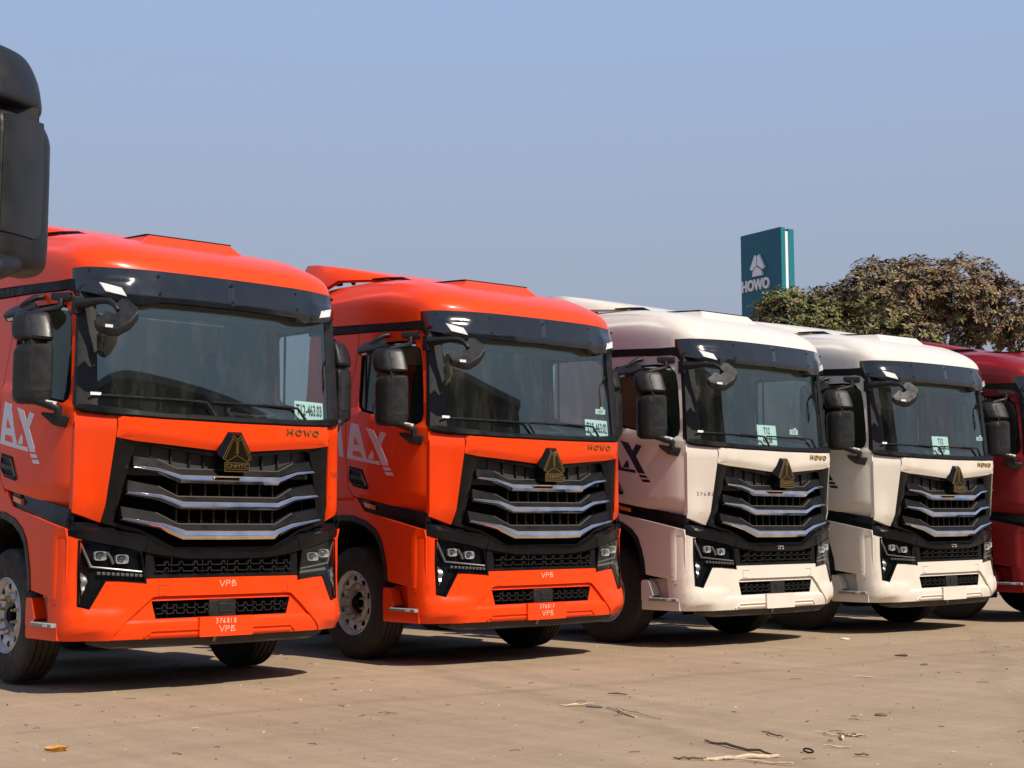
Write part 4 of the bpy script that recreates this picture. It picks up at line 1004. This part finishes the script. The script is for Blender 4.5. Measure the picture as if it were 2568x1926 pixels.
T0 = build_truck(6, (.265, 3.53, 0), 0, 0, 'paint_orange', 'decal_white', 'nearest tractor truck at the left edge, only its big black door mirror in view', 'orange')
T0['label'] = 'nearest tractor truck at the left edge, only its big black door mirror in view'
for o in list(T0.children):
    if o.name.startswith('door_mirror') and sum((v.co.x for v in o.data.vertices)) > 0:
        o.location = (0, 0, -.174)
        for c_ in list(o.children):
            if c_.name.startswith('upper_housing'): c_.location = (-.03, 0, .365); c_.scale = (1, 1, .86)
            if c_.name.startswith(('upper_mount', 'mirror_arm', 'mirror_cover')) and max(v.co.z for v in c_.data.vertices) > 2.7: bpy.data.objects.remove(c_)

# number sheets lying against the inside of the windscreens
def sheet(i, x0, x1, z0, z1, lines, label, tilt=0):
    x, y, dz, yw, rl_ = TR[i]; M4 = Matrix.Translation((x, y, dz)) @ Matrix.Rotation(yw, 4, 'Z') @ Matrix.Rotation(rl_, 4, 'Y')
    fy = lambda a, b_: FW(a, b_) + .012
    p = panel([[(x0, z0), (x1, z0), (x1, z1), (x0, z1)]], lambda a, b_: (a, fy(a, b_), b_), (0, .001, 0), (.04, .05))
    o = link('number_sheet', p.mesh('number_sheet'), ['sheet_green']); o.matrix_world = M4; tag(o, label, 'paper sheet', 'number sheets behind the windscreens')
    for s_, cx, cz, size, xs_, bold in lines:
        vs, fs = flat_text(s_, size, bold, xs_); t_ = MB(); t_.add([(cx + a, fy(cx + a, cz + b_) - .002, cz + b_) for a, b_ in vs], fs)
        q_ = link('printed_number', t_.mesh('printed_number', 0), ['ink_black'], o)
sheet(0, .644, .966, 2.092, 2.240, [('T12-463.03', .805, 2.163, .125, .50, .003)], 'pale green sheet reading T12-463.03 behind the windscreen of the nearest orange truck')
sheet(1, .582, .945, 2.092, 2.246, [('T12-463.02', .765, 2.163, .130, .54, .003)], 'pale green sheet reading T12-463.02 behind the windscreen of the second orange truck')
sheet(2, -.250, .055, 2.088, 2.297, [('T12', -.10, 2.235, .095, .68, .002), ('463.08', -.10, 2.135, .095, .60, .002)], 'pale green sheet reading T12 463.08 in the white truck beside the orange one')
sheet(3, -.250, .066, 2.086, 2.297, [('T12', -.09, 2.235, .095, .68, .002), ('463.07', -.09, 2.135, .095, .60, .002)], 'pale green sheet reading T12 463.07 in the white truck beside the red one')
def tagp(i, x, z, w_, h_, label):
    X, Y, dz, yw, rl_ = TR[i]; M4 = Matrix.Translation((X, Y, dz)) @ Matrix.Rotation(yw, 4, 'Z') @ Matrix.Rotation(rl_, 4, 'Y')
    t_ = MB(); y = FW(x, z) + .03; t_.box((x, y, z), (w_, .004, h_)); t_.box((x + .02, y, z + .03), (w_ * .3, .004, .03))
    o = link('hanging_tag', t_.mesh('hanging_tag', 0), ['sheet_green']); o.matrix_world = M4; tag(o, label, 'tag', 'small tags hanging behind the windscreens')
    k_ = MB(); k_.box((x, y - .003, z + .005), (w_ * .6, .002, .004)); k_.box((x, y - .003, z - .008), (w_ * .5, .002, .004)); link('printed_line', k_.mesh('printed_line', 0), ['sticker_ink'], o)
tagp(1, .86, 2.335, .13, .05, 'small white card behind the right side of the second orange windscreen')
tagp(2, .40, 2.245, .14, .055, 'small white card right of the T12 sheet in the first white truck')
tagp(3, .90, 2.305, .13, .045, 'small white card at the right side of the second white windscreen')

# ------------------------------------------------------------------ ground
gm = bpy.data.materials.new('yard_dirt'); gm.use_nodes = True; nt = gm.node_tree; N = nt.nodes; Lk = nt.links
b = N['Principled BSDF']; b.inputs['Roughness'].default_value = .95; b.inputs['Specular IOR Level'].default_value = .15
tc = N.new('ShaderNodeTexCoord')
def nz(scale, detail=6, rough=.6, vec=None):
    n = N.new('ShaderNodeTexNoise'); n.inputs['Scale'].default_value = scale; n.inputs['Detail'].default_value = detail; n.inputs['Roughness'].default_value = rough
    Lk.new(vec or tc.outputs['Object'], n.inputs[0]); return n
mp = N.new('ShaderNodeMapping'); mp.inputs['Rotation'].default_value = (0, 0, R(12)); mp.inputs['Scale'].default_value = (.35, 2.6, 1); Lk.new(tc.outputs['Object'], mp.inputs[0])
n1 = nz(.45, 8, .6); n2 = nz(4.0, 8, .7); n3 = nz(1.3, 9, .72, mp.outputs[0]); n4 = nz(60, 4, .6)
mp2 = N.new('ShaderNodeMapping'); mp2.inputs['Rotation'].default_value = (0, 0, R(-16)); mp2.inputs['Scale'].default_value = (2.4, .22, 1); Lk.new(tc.outputs['Object'], mp2.inputs[0]); n5 = nz(1.6, 7, .7, mp2.outputs[0]); n6 = nz(9, 8, .75)
cr = N.new('ShaderNodeValToRGB'); cr.color_ramp.elements[0].position = .30; cr.color_ramp.elements[0].color = (.315, .230, .150, 1)
cr.color_ramp.elements[1].position = .72; cr.color_ramp.elements[1].color = (.445, .338, .232, 1)
add = N.new('ShaderNodeMath'); add.operation = 'MULTIPLY_ADD'; add.inputs[1].default_value = .5; Lk.new(n1.outputs[0], add.inputs[0])
ad2 = N.new('ShaderNodeMath'); ad2.operation = 'MULTIPLY_ADD'; ad2.inputs[1].default_value = .35; Lk.new(n3.outputs[0], ad2.inputs[0])
ad3 = N.new('ShaderNodeMath'); ad3.operation = 'MULTIPLY'; ad3.inputs[1].default_value = .15; Lk.new(n2.outputs[0], ad3.inputs[0])
Lk.new(ad3.outputs[0], ad2.inputs[2]); Lk.new(ad2.outputs[0], add.inputs[2]); Lk.new(add.outputs[0], cr.inputs[0])
dk = N.new('ShaderNodeMapRange'); dk.inputs[1].default_value = .28; dk.inputs[2].default_value = .40; dk.inputs[3].default_value = .78; dk.inputs[4].default_value = 1; Lk.new(n4.outputs[0], dk.inputs[0])
vm = N.new('ShaderNodeVectorMath'); vm.operation = 'SCALE'; Lk.new(cr.outputs[0], vm.inputs[0]); 
tr5 = N.new('ShaderNodeMapRange'); tr5.inputs[1].default_value = .40; tr5.inputs[2].default_value = .62; tr5.inputs[3].default_value = .92; tr5.inputs[4].default_value = 1.05; Lk.new(n5.outputs[0], tr5.inputs[0])
tr6 = N.new('ShaderNodeMapRange'); tr6.inputs[1].default_value = .35; tr6.inputs[2].default_value = .60; tr6.inputs[3].default_value = .93; tr6.inputs[4].default_value = 1.03; Lk.new(n6.outputs[0], tr6.inputs[0])
m5 = N.new('ShaderNodeMath'); m5.operation = 'MULTIPLY'; Lk.new(tr5.outputs[0], m5.inputs[0]); Lk.new(dk.outputs[0], m5.inputs[1])
def track(nx, ny, c, wdt, depth, src):
    vt_ = N.new('ShaderNodeVectorMath'); vt_.operation = 'DOT_PRODUCT'; Lk.new(tc.outputs['Object'], vt_.inputs[0]); vt_.inputs[1].default_value = (nx, ny, 0)
    a1 = N.new('ShaderNodeMath'); a1.operation = 'MULTIPLY_ADD'; Lk.new(n2.outputs[0], a1.inputs[0]); a1.inputs[1].default_value = .16; Lk.new(vt_.outputs['Value'], a1.inputs[2])
    a2 = N.new('ShaderNodeMath'); a2.operation = 'MULTIPLY_ADD'; Lk.new(n1.outputs[0], a2.inputs[0]); a2.inputs[1].default_value = .9; Lk.new(a1.outputs[0], a2.inputs[2])
    a3 = N.new('ShaderNodeMath'); a3.operation = 'SUBTRACT'; Lk.new(a2.outputs[0], a3.inputs[0]); a3.inputs[1].default_value = c + .53
    a4 = N.new('ShaderNodeMath'); a4.operation = 'ABSOLUTE'; Lk.new(a3.outputs[0], a4.inputs[0])
    r_ = N.new('ShaderNodeMapRange'); r_.interpolation_type = 'SMOOTHSTEP'; r_.inputs[1].default_value = wdt * .3; r_.inputs[2].default_value = wdt; r_.inputs[3].default_value = 1 - depth; r_.inputs[4].default_value = 1; Lk.new(a4.outputs[0], r_.inputs[0])
    q_ = N.new('ShaderNodeMath'); q_.operation = 'MULTIPLY'; Lk.new(src, q_.inputs[0]); Lk.new(r_.outputs[0], q_.inputs[1]); return q_.outputs[0]
tk_ = m5.outputs[0]
for a_ in ((.944, -.33, 4.15, .16, .13), (.944, -.33, 4.75, .14, .07), (.10, .995, 9.0, .13, .10), (.06, .998, 7.6, .12, .06), (.55, -.835, .6, .15, .08), (.2, .98, 11.3, .2, .07)): tk_ = track(*a_, tk_)
m6 = N.new('ShaderNodeMath'); m6.operation = 'MULTIPLY'; Lk.new(tk_, m6.inputs[0]); Lk.new(tr6.outputs[0], m6.inputs[1]); Lk.new(m6.outputs[0], vm.inputs['Scale']); Lk.new(vm.outputs[0], b.inputs['Base Color'])
bs1 = N.new('ShaderNodeBump'); bs1.inputs['Strength'].default_value = .35; bs1.inputs['Distance'].default_value = .02; Lk.new(n3.outputs[0], bs1.inputs['Height'])
bs2 = N.new('ShaderNodeBump'); bs2.inputs['Strength'].default_value = .5; bs2.inputs['Distance'].default_value = .004; Lk.new(n4.outputs[0], bs2.inputs['Height']); Lk.new(bs1.outputs[0], bs2.inputs['Normal']); Lk.new(bs2.outputs[0], b.inputs['Normal'])
MATS['yard_dirt'] = gm
g = MB()
xs_ = [-1500, -300, -60] + [-20 + i * 1.0 for i in range(61)] + [60, 300, 1500]; ysn = [-1500, -300, -60] + [-20 + i * 1.0 for i in range(61)] + [60, 300, 1500]
g.add([(x, y, 0) for y in ysn for x in xs_], [(j * len(xs_) + i, j * len(xs_) + i + 1, (j + 1) * len(xs_) + i + 1, (j + 1) * len(xs_) + i) for j in range(len(ysn) - 1) for i in range(len(xs_) - 1)])
tag(link('ground', g.mesh('ground', 0, fix=False), ['yard_dirt']), kind='structure')


# ------------------------------------------------------------------ warehouse across the yard (seen only in reflections)
wh = MB(); wh.box((5, -18, 4.9), (42, 7, 9.8))
mat('cladding_grey', (0.05, 0.05, 0.053), 0.7, noise_amt=0.15); mat('roof_sheet', (0.22, 0.22, 0.23), 0.5)
o = link('warehouse', None, []); o.location = (0, 0, 0); tag(o, 'dark grey clad warehouse across the yard, mirrored in the windscreens', 'building')
link('wall', wh.mesh('wall', 0), ['cladding_grey'], o)
for x in (-12, -5, 2, 9):
    d_ = MB(); d_.box((x, -14.45, 2.5), (4.2, .08, 5)); link('roller_door', d_.mesh('roller_door', 0), ['roof_sheet'], o)
rf_ = MB(); rf_.loft([[(x, -22, 9.8), (x, -18, 10.6), (x, -14.2, 9.8), (x, -14.2, 9.6), (x, -22, 9.6)] for x in (-16.3, 26.3)]); link('roof', rf_.mesh('roof', 0), ['roof_sheet'], o)

# ------------------------------------------------------------------ sign pylon
mat('sign_teal', (0.004, 0.105, 0.16), 0.5, noise_amt=0.05); mat('sign_teal_light', (0.012, 0.17, 0.21), 0.35); mat('sign_white', (0.75, 0.78, 0.80), 0.4)
A = Vector((32.63, 27.23, 0)); B_ = Vector((32.42, 25.59, 0)); U = (B_ - A); LEN = U.length; U.normalize(); NV = Vector((-U.y, U.x, 0))
if NV.x < 0: NV = -NV
sg = link('sign_pylon', None, []); sg.location = A; tag(sg, 'tall teal sign pylon with white letters HOWO, standing behind the white trucks', 'sign')
def slab(name, u0, u1, n0, n1, z0, z1, m_, par, bv=.0):
    b_ = MB(); P = [U * u0 + NV * n0, U * u1 + NV * n0, U * u1 + NV * n1, U * u0 + NV * n1]
    b_.loft([[(p.x, p.y, z0) for p in P], [(p.x, p.y, z1) for p in P]]); o_ = link(name, b_.mesh(name, 0), [m_], par)
    if bv: bevel(o_, bv)
    return o_
S1 = slab('sign_panel', 0, LEN, 0, .17, .0, 9.72, 'sign_teal', sg, .01)
slab('sign_edge', LEN + .003, LEN + .012, .003, .167, .0, 9.71, 'sign_teal_light', sg)
slab('sign_core', .05, LEN - .02, .173, .30, .0, 9.62, 'sign_white', sg)
slab('sign_panel', 0, LEN + .003, .303, .52, .0, 9.70, 'sign_teal_light', sg, .01)
def on_face(pts_uz, fs, dep, nm, m_, par):
    b_ = MB(); n_ = len(pts_uz)
    b_.add([tuple(U * u - NV * dep + Vector((0, 0, z))) for u, z in pts_uz] + [tuple(U * u - NV * .002 + Vector((0, 0, z))) for u, z in pts_uz], [tuple(f) for f in fs] + [tuple(i + n_ for i in f) for f in fs])
    ed = {}
    for f in fs:
        for a, c in zip(f, f[1:] + f[:1]): ed[(a, c)] = 1
    for (a, c) in ed:
        if (c, a) not in ed: b_.f.append((a, c, c + n_, a + n_)); b_.m.append(0)
    return link(nm, b_.mesh(nm, 0), [m_], par)
eu = .45 * LEN; ez = 8.74
for L in ([(-.036, 1.908), (-.124, 1.740), (-.086, 1.718), (-.008, 1.776), (-.008, 1.880)], [(.036, 1.908), (.124, 1.740), (.086, 1.718), (.008, 1.776), (.008, 1.880)], [(-.070, 1.708), (0, 1.760), (.070, 1.708), (.086, 1.645), (-.086, 1.645)]):
    on_face([(eu + x * 2.35, ez + (z - 1.775) * 2.35) for x, z in L], [list(t_) for t_ in tessellate_polygon([[Vector((x, z, 0)) for x, z in L]])], .08, 'sign_emblem', 'sign_white', S1)
vs, fs = flat_text('HOWO', .43, .016, .78)
on_face([(.385 * LEN + x, 8.17 + z) for x, z in vs], [list(f) for f in fs], .06, 'sign_lettering', 'sign_white', S1)
for z in (7.45, 7.33): slab('sign_line', .62 * LEN, .95 * LEN, -.02, -.003, z, z + .035, 'sign_white', S1)

# ------------------------------------------------------------------ trees
def leafmat(name, c1, c2):
    M = bpy.data.materials.new(name); M.use_nodes = True; nt = M.node_tree; b = nt.nodes['Principled BSDF']; b.inputs['Roughness'].default_value = .5; b.inputs['Specular IOR Level'].default_value = .3
    g_ = nt.nodes.new('ShaderNodeNewGeometry'); mx_ = nt.nodes.new('ShaderNodeMix'); mx_.data_type = 'RGBA'; mx_.inputs[6].default_value = (*c1, 1); mx_.inputs[7].default_value = (*c2, 1)
    nt.links.new(g_.outputs['Random Per Island'], mx_.inputs[0]); nt.links.new(mx_.outputs[2], b.inputs['Base Color'])
    MATS[name] = M
leafmat('leaf_green', (.065, .12, .022), (.19, .22, .055)); leafmat('leaf_olive', (.14, .125, .045), (.28, .235, .09)); leafmat('leaf_brown', (.14, .080, .042), (.27, .155, .085)); leafmat('leaf_tan', (.22, .155, .085), (.32, .23, .13))
mat('bark', (0.085, 0.058, 0.045), 0.9, noise_amt=.3)
LM_ = ['leaf_green', 'leaf_olive', 'leaf_brown', 'leaf_tan']
def leaf_geo(base, d, n, L):
    s_ = d.cross(n).normalized(); w_ = L * .19; fold = n * L * .05
    return [base, base + d * L * .45 + s_ * w_ + fold, base + d * L * .95 - n * L * .10, base + d * L * .45 - s_ * w_ + fold, base + d * L * .5 - fold * .3], [(0, 1, 4), (1, 2, 4), (2, 3, 4), (3, 0, 4)]
def tree(name_, loc, blobs, nros, trunk_h, label, green_fn, seed, twig=True):
    rnd = random.Random(seed); root = link(name_, None, []); root.location = loc; tag(root, label, 'tree')
    LOC = Vector(loc); br_ = MB(); ctr = Vector((0, 0, trunk_h))
    br_.tube([(0, 0, 0), (.05, .02, trunk_h * .5), ctr], [.20, .16, .13], 9)
    leaves = []; tot = sum(r ** 2 for _, r in blobs)
    for bc, br_r in blobs:
        bc = Vector(bc); mid_ = (ctr + bc) / 2 + Vector((rnd.uniform(-.2, .2), rnd.uniform(-.2, .2), -.25))
        br_.tube([ctr, mid_, bc], [.09, .06, .035], 6)
        subs = []
        for k in range(7):
            d = Vector((rnd.gauss(0, 1), rnd.gauss(0, 1), rnd.uniform(-.2, 1.3))).normalized(); e = bc + d * br_r * .62
            br_.tube([bc, (bc + e) / 2 + Vector((0, 0, .06)), e], [.030, .020, .012], 5); subs.append(e)
        n_ = int(nros * br_r ** 2 / tot)
        for k in range(n_):
            d = Vector((rnd.gauss(0, 1), rnd.gauss(0, 1), rnd.gauss(.25, 1))).normalized(); rr_ = br_r * (rnd.uniform(.55, 1.0) ** .5) * rnd.uniform(.86, 1.06)
            p = bc + Vector((d.x * rr_, d.y * rr_, d.z * rr_ * .8))
            if p.z < trunk_h * .8: continue
            s_ = min(subs, key=lambda q_: (q_ - p).length)
            if twig: br_.tube([s_, (s_ + p) / 2 + Vector((rnd.uniform(-.06, .06), rnd.uniform(-.06, .06), .03)), p], [.010, .007, .004], 4)
            up_ = (d + Vector((0, 0, .8))).normalized(); q_ = up_.orthogonal().normalized(); w_ = up_.cross(q_); g_ = green_fn(p, rnd)
            a0 = rnd.uniform(0, 6.28); nl = rnd.randint(5, 8); L0 = rnd.uniform(.105, .17)
            for j in range(nl):
                a_ = a0 + j * 6.283 / nl + rnd.uniform(-.3, .3); o_ = (q_ * math.cos(a_) + w_ * math.sin(a_)); dd = (o_ + up_ * rnd.uniform(-.3, .75)).normalized()
                mi = rnd.choices(range(4), weights=g_)[0]; nn_ = (up_ + Vector((rnd.uniform(-.5, .5), rnd.uniform(-.5, .5), rnd.uniform(-.3, .3)))); nn_ = (nn_ - dd * nn_.dot(dd)).normalized()
                leaves.append((p + dd * .012, dd, nn_, L0 * rnd.uniform(.7, 1.1), mi))
    link('branches', br_.mesh('branches', 50, fix=False), ['bark'], root)
    camp = Vector((0, 0, CAM_Z)) - LOC
    leaves.sort(key=lambda l: (l[0] - camp).length - (0.0))
    vis = [l for l in leaves if l[0].z > 3.7][:300]; visid = set(id(l) for l in vis)
    ms = []
    for k in range(6):
        b_ = MB(); v, f = leaf_geo(Vector((0, 0, 0)), Vector((1, 0, 0)), Vector((0, .18 * (k - 2.5), 1)).normalized(), 1.0); b_.add(v, f); ms.append(b_.mesh('leaf', 0, fix=False))
    for i, (p, dd, nn_, L, mi) in enumerate(vis):
        o_ = link('leaf', ms[i % 6], None, root); 
        if len(ms[i % 6].materials) == 0: ms[i % 6].materials.append(None)
        o_.material_slots[0].link = 'OBJECT'; o_.material_slots[0].material = MATS[LM_[mi]]
        y_ = nn_.cross(dd); M_ = Matrix.Identity(4)
        for r_ in range(3): M_[r_][0] = dd[r_] * L; M_[r_][1] = y_[r_] * L; M_[r_][2] = nn_[r_] * L; M_[r_][3] = p[r_]
        o_.matrix_basis = M_
    fo_ = MB()
    for l in leaves:
        if id(l) in visid: continue
        v, f = leaf_geo(*l[:4]); fo_.add(v, f, l[4])
    tag(link('foliage', fo_.mesh('foliage', 0, fix=False), LM_, root), kind='stuff')
    return root
def gf(p, rnd):
    # greener to the left and low down, dry and brown to the right and top; measured across the crown
    across = p.x * .754 - p.y * .657; t_ = 1 / (1 + math.exp((across + .6 - .9 * (4.9 - p.z)) * 1.8)); 
    return (.05 + 1.5 * t_, .45 + .5 * t_, 1.25 - 1.05 * t_, .40 - .22 * t_)
def at(u, v, z): # u across the view, v away
    return (u * .754 + v * .657, -u * .657 + v * .754, z)
bl = []
for u, v, z, r in ((-2.95, .0, 5.05, .5), (-2.7, .1, 5.72, .66), (-2.4, -.2, 5.35, 1.05), (-1.5, .2, 5.55, 1.0), (-.75, -.2, 6.0, 1.0), (.1, .2, 6.1, 1.05), (1.0, -.1, 6.1, 1.0), (1.8, .2, 5.7, 1.0), (2.6, .1, 5.2, .95), (-2.2, -.8, 4.6, 1.05), (-.7, -.9, 4.9, 1.1), (-.6, .9, 5.3, 1.0), (.8, .9, 5.3, 1.0), (-2.7, .3, 4.4, .8), (3.1, -.5, 4.5, .9), (3.6, .2, 4.9, .8)):
    bl.append((at(u, v, z), r))
tree('broadleaf_tree', (26.1, 17.2, 0), bl, 5200, 2.6, 'broad tree with dry brown and green leaves, behind the white and red trucks', gf, 3)
bl = [(at(u, v, z), r) for u, v, z, r in ((-2.0, 0, 2.9, .9), (-.9, .2, 3.2, .95), (.3, 0, 3.3, 1.0), (1.3, .2, 3.4, 1.0), (-1.2, -.5, 2.4, .8))]
tree('broadleaf_tree', (24.2, 13.4, 0), bl, 900, 1.8, 'low leafy green tree behind the dark red truck roof', lambda p, r: (1.2, .6, .15, .1), 11)

# ------------------------------------------------------------------ litter on the ground
mat('straw', (0.62, 0.50, 0.34), 0.8, noise_amt=.2, nscale=30); mat('husk_grey', (0.17, 0.155, 0.14), 0.85, noise_amt=.3, nscale=40); mat('twig', (0.13, 0.085, 0.055), 0.9, noise_amt=.3, nscale=40); mat('leaf_yellow', (0.58, 0.30, 0.05), 0.6, noise_amt=.2, nscale=50)
rnd = random.Random(21)
def rod(name_, pts, r, m_, label, cat, parent=None, z=.006, flat=.6):
    b_ = MB(); n_ = len(pts); rr_ = [r * (1 - .35 * abs(2 * i / max(1, n_ - 1) - 1)) for i in range(n_)]
    b_.tube([(x, y, z + rnd.uniform(0, .012)) for x, y in pts], rr_, 6); b_.v = [(x, y, max(.001, z + (zz - z) * 1.0)) for x, y, zz in b_.v]
    o_ = link(name_, b_.mesh(name_, 60), [m_], parent)
    if parent is None: tag(o_, label, cat)
    return o_
def wig(a, b_, n_=6, amp=.01):
    return [(a[0] + (b_[0] - a[0]) * i / n_ + rnd.uniform(-amp, amp), a[1] + (b_[1] - a[1]) * i / n_ + rnd.uniform(-amp, amp)) for i in range(n_ + 1)]
def chunk(name_, c, d, m_, label, cat, rot=0, parent=None, z0=0):
    b_ = MB(); n_ = 8; rings = []; d = (d[0] * .8, d[1] * .8, d[2] * .6); prf = [rnd.uniform(.62, 1.15) for _ in range(8)]; tl_ = rnd.uniform(-.5, .5)
    for h_, s_ in ((0, .9), (.5, 1), (1, .62)):
        rings.append([(c[0] + (math.cos(t_) * d[0] * s_ * prf[int(t_ / 6.283 * n_ + .5) % 8]) * math.cos(rot) - math.sin(t_) * d[1] * s_ * math.sin(rot), c[1] + math.cos(t_) * d[0] * s_ * math.sin(rot) + math.sin(t_) * d[1] * s_ * math.cos(rot) * rnd.uniform(.8, 1.15), z0 + .001 + h_ * d[2] * (1 + tl_ * math.cos(t_))) for t_ in [6.283 * k / n_ for k in range(n_)]])
    b_.loft(rings); o_ = link(name_, b_.mesh(name_, 40), [m_], parent)
    if parent is None: tag(o_, label, cat)
    return o_
S_ = chunk('corn_husk', (7.03, 7.22), (.09, .03, .022), 'husk_grey', 'torn dry stalk with grey husk lying in the middle of the yard', 'plant litter', rot=-1.3)
rod('stalk', wig((6.88, 7.40), (7.08, 7.28)), .007, 'straw', None, None, S_); rod('stalk', wig((7.06, 7.13), (6.82, 6.62)), .008, 'straw', None, None, S_); rod('stalk', wig((7.05, 7.05), (6.87, 6.45)), .005, 'straw', None, None, S_); chunk('husk_knot', (7.0, 6.93), (.03, .02, .03), 'husk_grey', None, None, parent=S_)
S_ = rod('corn_husk', wig((5.86, 5.20), (6.23, 5.00), 7, .006), .013, 'straw', 'pale split stalk at the bottom edge, right of the middle', 'plant litter')
rod('stalk', wig((5.77, 5.33), (5.86, 5.20)), .007, 'twig', None, None, S_); rod('stalk', wig((5.95, 5.15), (6.05, 4.76)), .007, 'straw', None, None, S_); chunk('husk_knot', (5.90, 5.17), (.045, .022, .02), 'straw', None, None, rot=-.6, parent=S_)
rod('twig', wig((6.355, 5.629), (6.237, 5.051), 9, .012), .009, 'twig', 'long dark twig just above the pale split stalk', 'twig')
S_ = rod('corn_husk', wig((7.10, 5.42), (7.09, 5.25)), .006, 'straw', 'frayed straw scrap with a bent pale blade, lower right', 'plant litter'); rod('stalk', wig((7.10, 5.25), (6.99, 5.15)), .011, 'straw', None, None, S_); rod('stalk', wig((7.12, 5.28), (7.19, 5.13), 7, .02), .006, 'twig', None, None, S_); rod('stalk', wig((7.14, 5.24), (7.20, 5.12), 7, .02), .005, 'straw', None, None, S_)
chunk('bark_chip', (8.08, 5.65), (.055, .025, .03), 'husk_grey', 'grey curled chip of bark on the right', 'bark chip', rot=-.9)
lo2 = MB(); lo2.tube([(6.48 + .03 * math.cos(t_), 5.0 + .022 * math.sin(t_), .012 + .008 * math.sin(t_)) for t_ in [6.283 * k / 14 for k in range(14)]], .005, 5, close=True)
tag(link('rubber_ring', lo2.mesh('rubber_ring'), ['deep_black']), 'small black ring between the pale stalk and the straw scrap', 'ring')
rod('twig', wig((6.70, 5.05), (6.77, 4.93)), .005, 'straw', 'short straight straw below the frayed scrap', 'twig')
chunk('pebble', (6.92, 5.18), (.022, .016, .02), 'husk_grey', 'small dark stone beside the frayed straw scrap', 'stone')
rod('twig', wig((7.617, 7.683), (7.686, 7.551)), .006, 'twig', 'thin brown twig above the grey husk', 'twig')
rod('twig', wig((6.90, 5.66), (6.79, 5.43), 6, .018), .005, 'twig', 'crooked thin twig right of the yard middle', 'twig')
rod('twig', wig((6.56, 4.76), (6.60, 4.69), 5, .006), .006, 'twig', 'stubby brown twig at the lower right', 'twig')
rod('twig', wig((9.95, 7.21), (10.04, 7.08), 5, .008), .006, 'straw', 'pale thin straw far right below the white trucks', 'twig')
chunk('bark_chip', (11.95, 8.11), (.09, .03, .03), 'twig', 'long dark chip on the right near the white truck shadow', 'bark chip', rot=-1.4)
chunk('bark_chip', (11.33, 7.45), (.05, .025, .025), 'husk_grey', 'small grey chip nearer than the long dark one', 'bark chip', rot=-.8)
chunk('paper_scrap', (13.27, 9.71), (.07, .04, .03), 'sticker_white', 'crumpled white scrap in front of the white trucks', 'paper scrap', rot=-.8)
yl = MB(); rings = []
for k in range(15):
    a_ = -2.3 + 4.9 * k / 14; w_ = .5 + .5 * math.sin(math.pi * (.12 + .76 * k / 14)); rx, ry = .062, .040
    cx_ = 3.455 + .69 * rx * math.cos(a_) + .50 * ry * math.sin(a_); cy_ = 7.80 - .60 * rx * math.cos(a_) + .60 * ry * math.sin(a_); ox = .69 * math.cos(a_) + .5 * math.sin(a_); oy = -.6 * math.cos(a_) + .6 * math.sin(a_)
    rings.append([(cx_ - ox * .012 * w_, cy_ - oy * .012 * w_, .004), (cx_, cy_, .003 + .004 * math.sin(a_ * 2)), (cx_ + ox * .022 * w_, cy_ + oy * .022 * w_, .012 + .012 * w_), (cx_ + ox * .026 * w_, cy_ + oy * .026 * w_, .028 * w_ + .004 * math.sin(a_ * 5))])
yl.loft(rings, cap=False, close=False); tag(link('dry_leaf', yl.mesh('dry_leaf', 60, fix=False), ['leaf_yellow']), 'curled orange-yellow dry leaf on the ground at the lower left', 'leaf')
# grit and crumbs
gr_ = MB(); rnd = random.Random(5)
for k in range(1100):
    d_ = rnd.uniform(6.3, 20) if k % 3 else rnd.uniform(6.3, 12); a_ = YAW + rnd.uniform(-.36, .36); x = d_ * math.sin(a_); y = d_ * math.cos(a_); r_ = rnd.choice((.002, .003, .003, .004, .007)) * (1 + d_ * .04)
    vs = [(x + r_ * math.cos(t_) * rnd.uniform(.7, 1.5), y + r_ * math.sin(t_) * rnd.uniform(.7, 1.3), 0) for t_ in (0, 1.57, 3.14, 4.71)] + [(x, y, r_ * rnd.uniform(.5, 1.0))]
    gr_.add(vs, [(0, 1, 4), (1, 2, 4), (2, 3, 4), (3, 0, 4)], rnd.choices((0, 1, 2), weights=(5, 3, 1))[0])
tag(link('grit', gr_.mesh('grit', 0, fix=False), ['twig', 'husk_grey', 'straw']), 'small stones and crumbs scattered over the dirt', kind='stuff')
tw_ = MB()
for k in range(150):
    d_ = rnd.uniform(6.3, 17); a_ = YAW + rnd.uniform(-.36, .36); x = d_ * math.sin(a_); y = d_ * math.cos(a_); L = rnd.uniform(.02, .07) * (1 + d_ * .03); t_ = rnd.uniform(0, 3.14)
    tw_.tube([(x, y, .004), (x + L * .5 * math.cos(t_), y + L * .5 * math.sin(t_), .007), (x + L * math.cos(t_ + .3), y + L * math.sin(t_ + .3), .004)], .0025, 4, mi=rnd.choice((0, 0, 1)))
tag(link('twig_crumbs', tw_.mesh('twig_crumbs', 0, fix=False), ['twig', 'straw']), 'tiny bits of twig strewn over the dirt', kind='stuff')
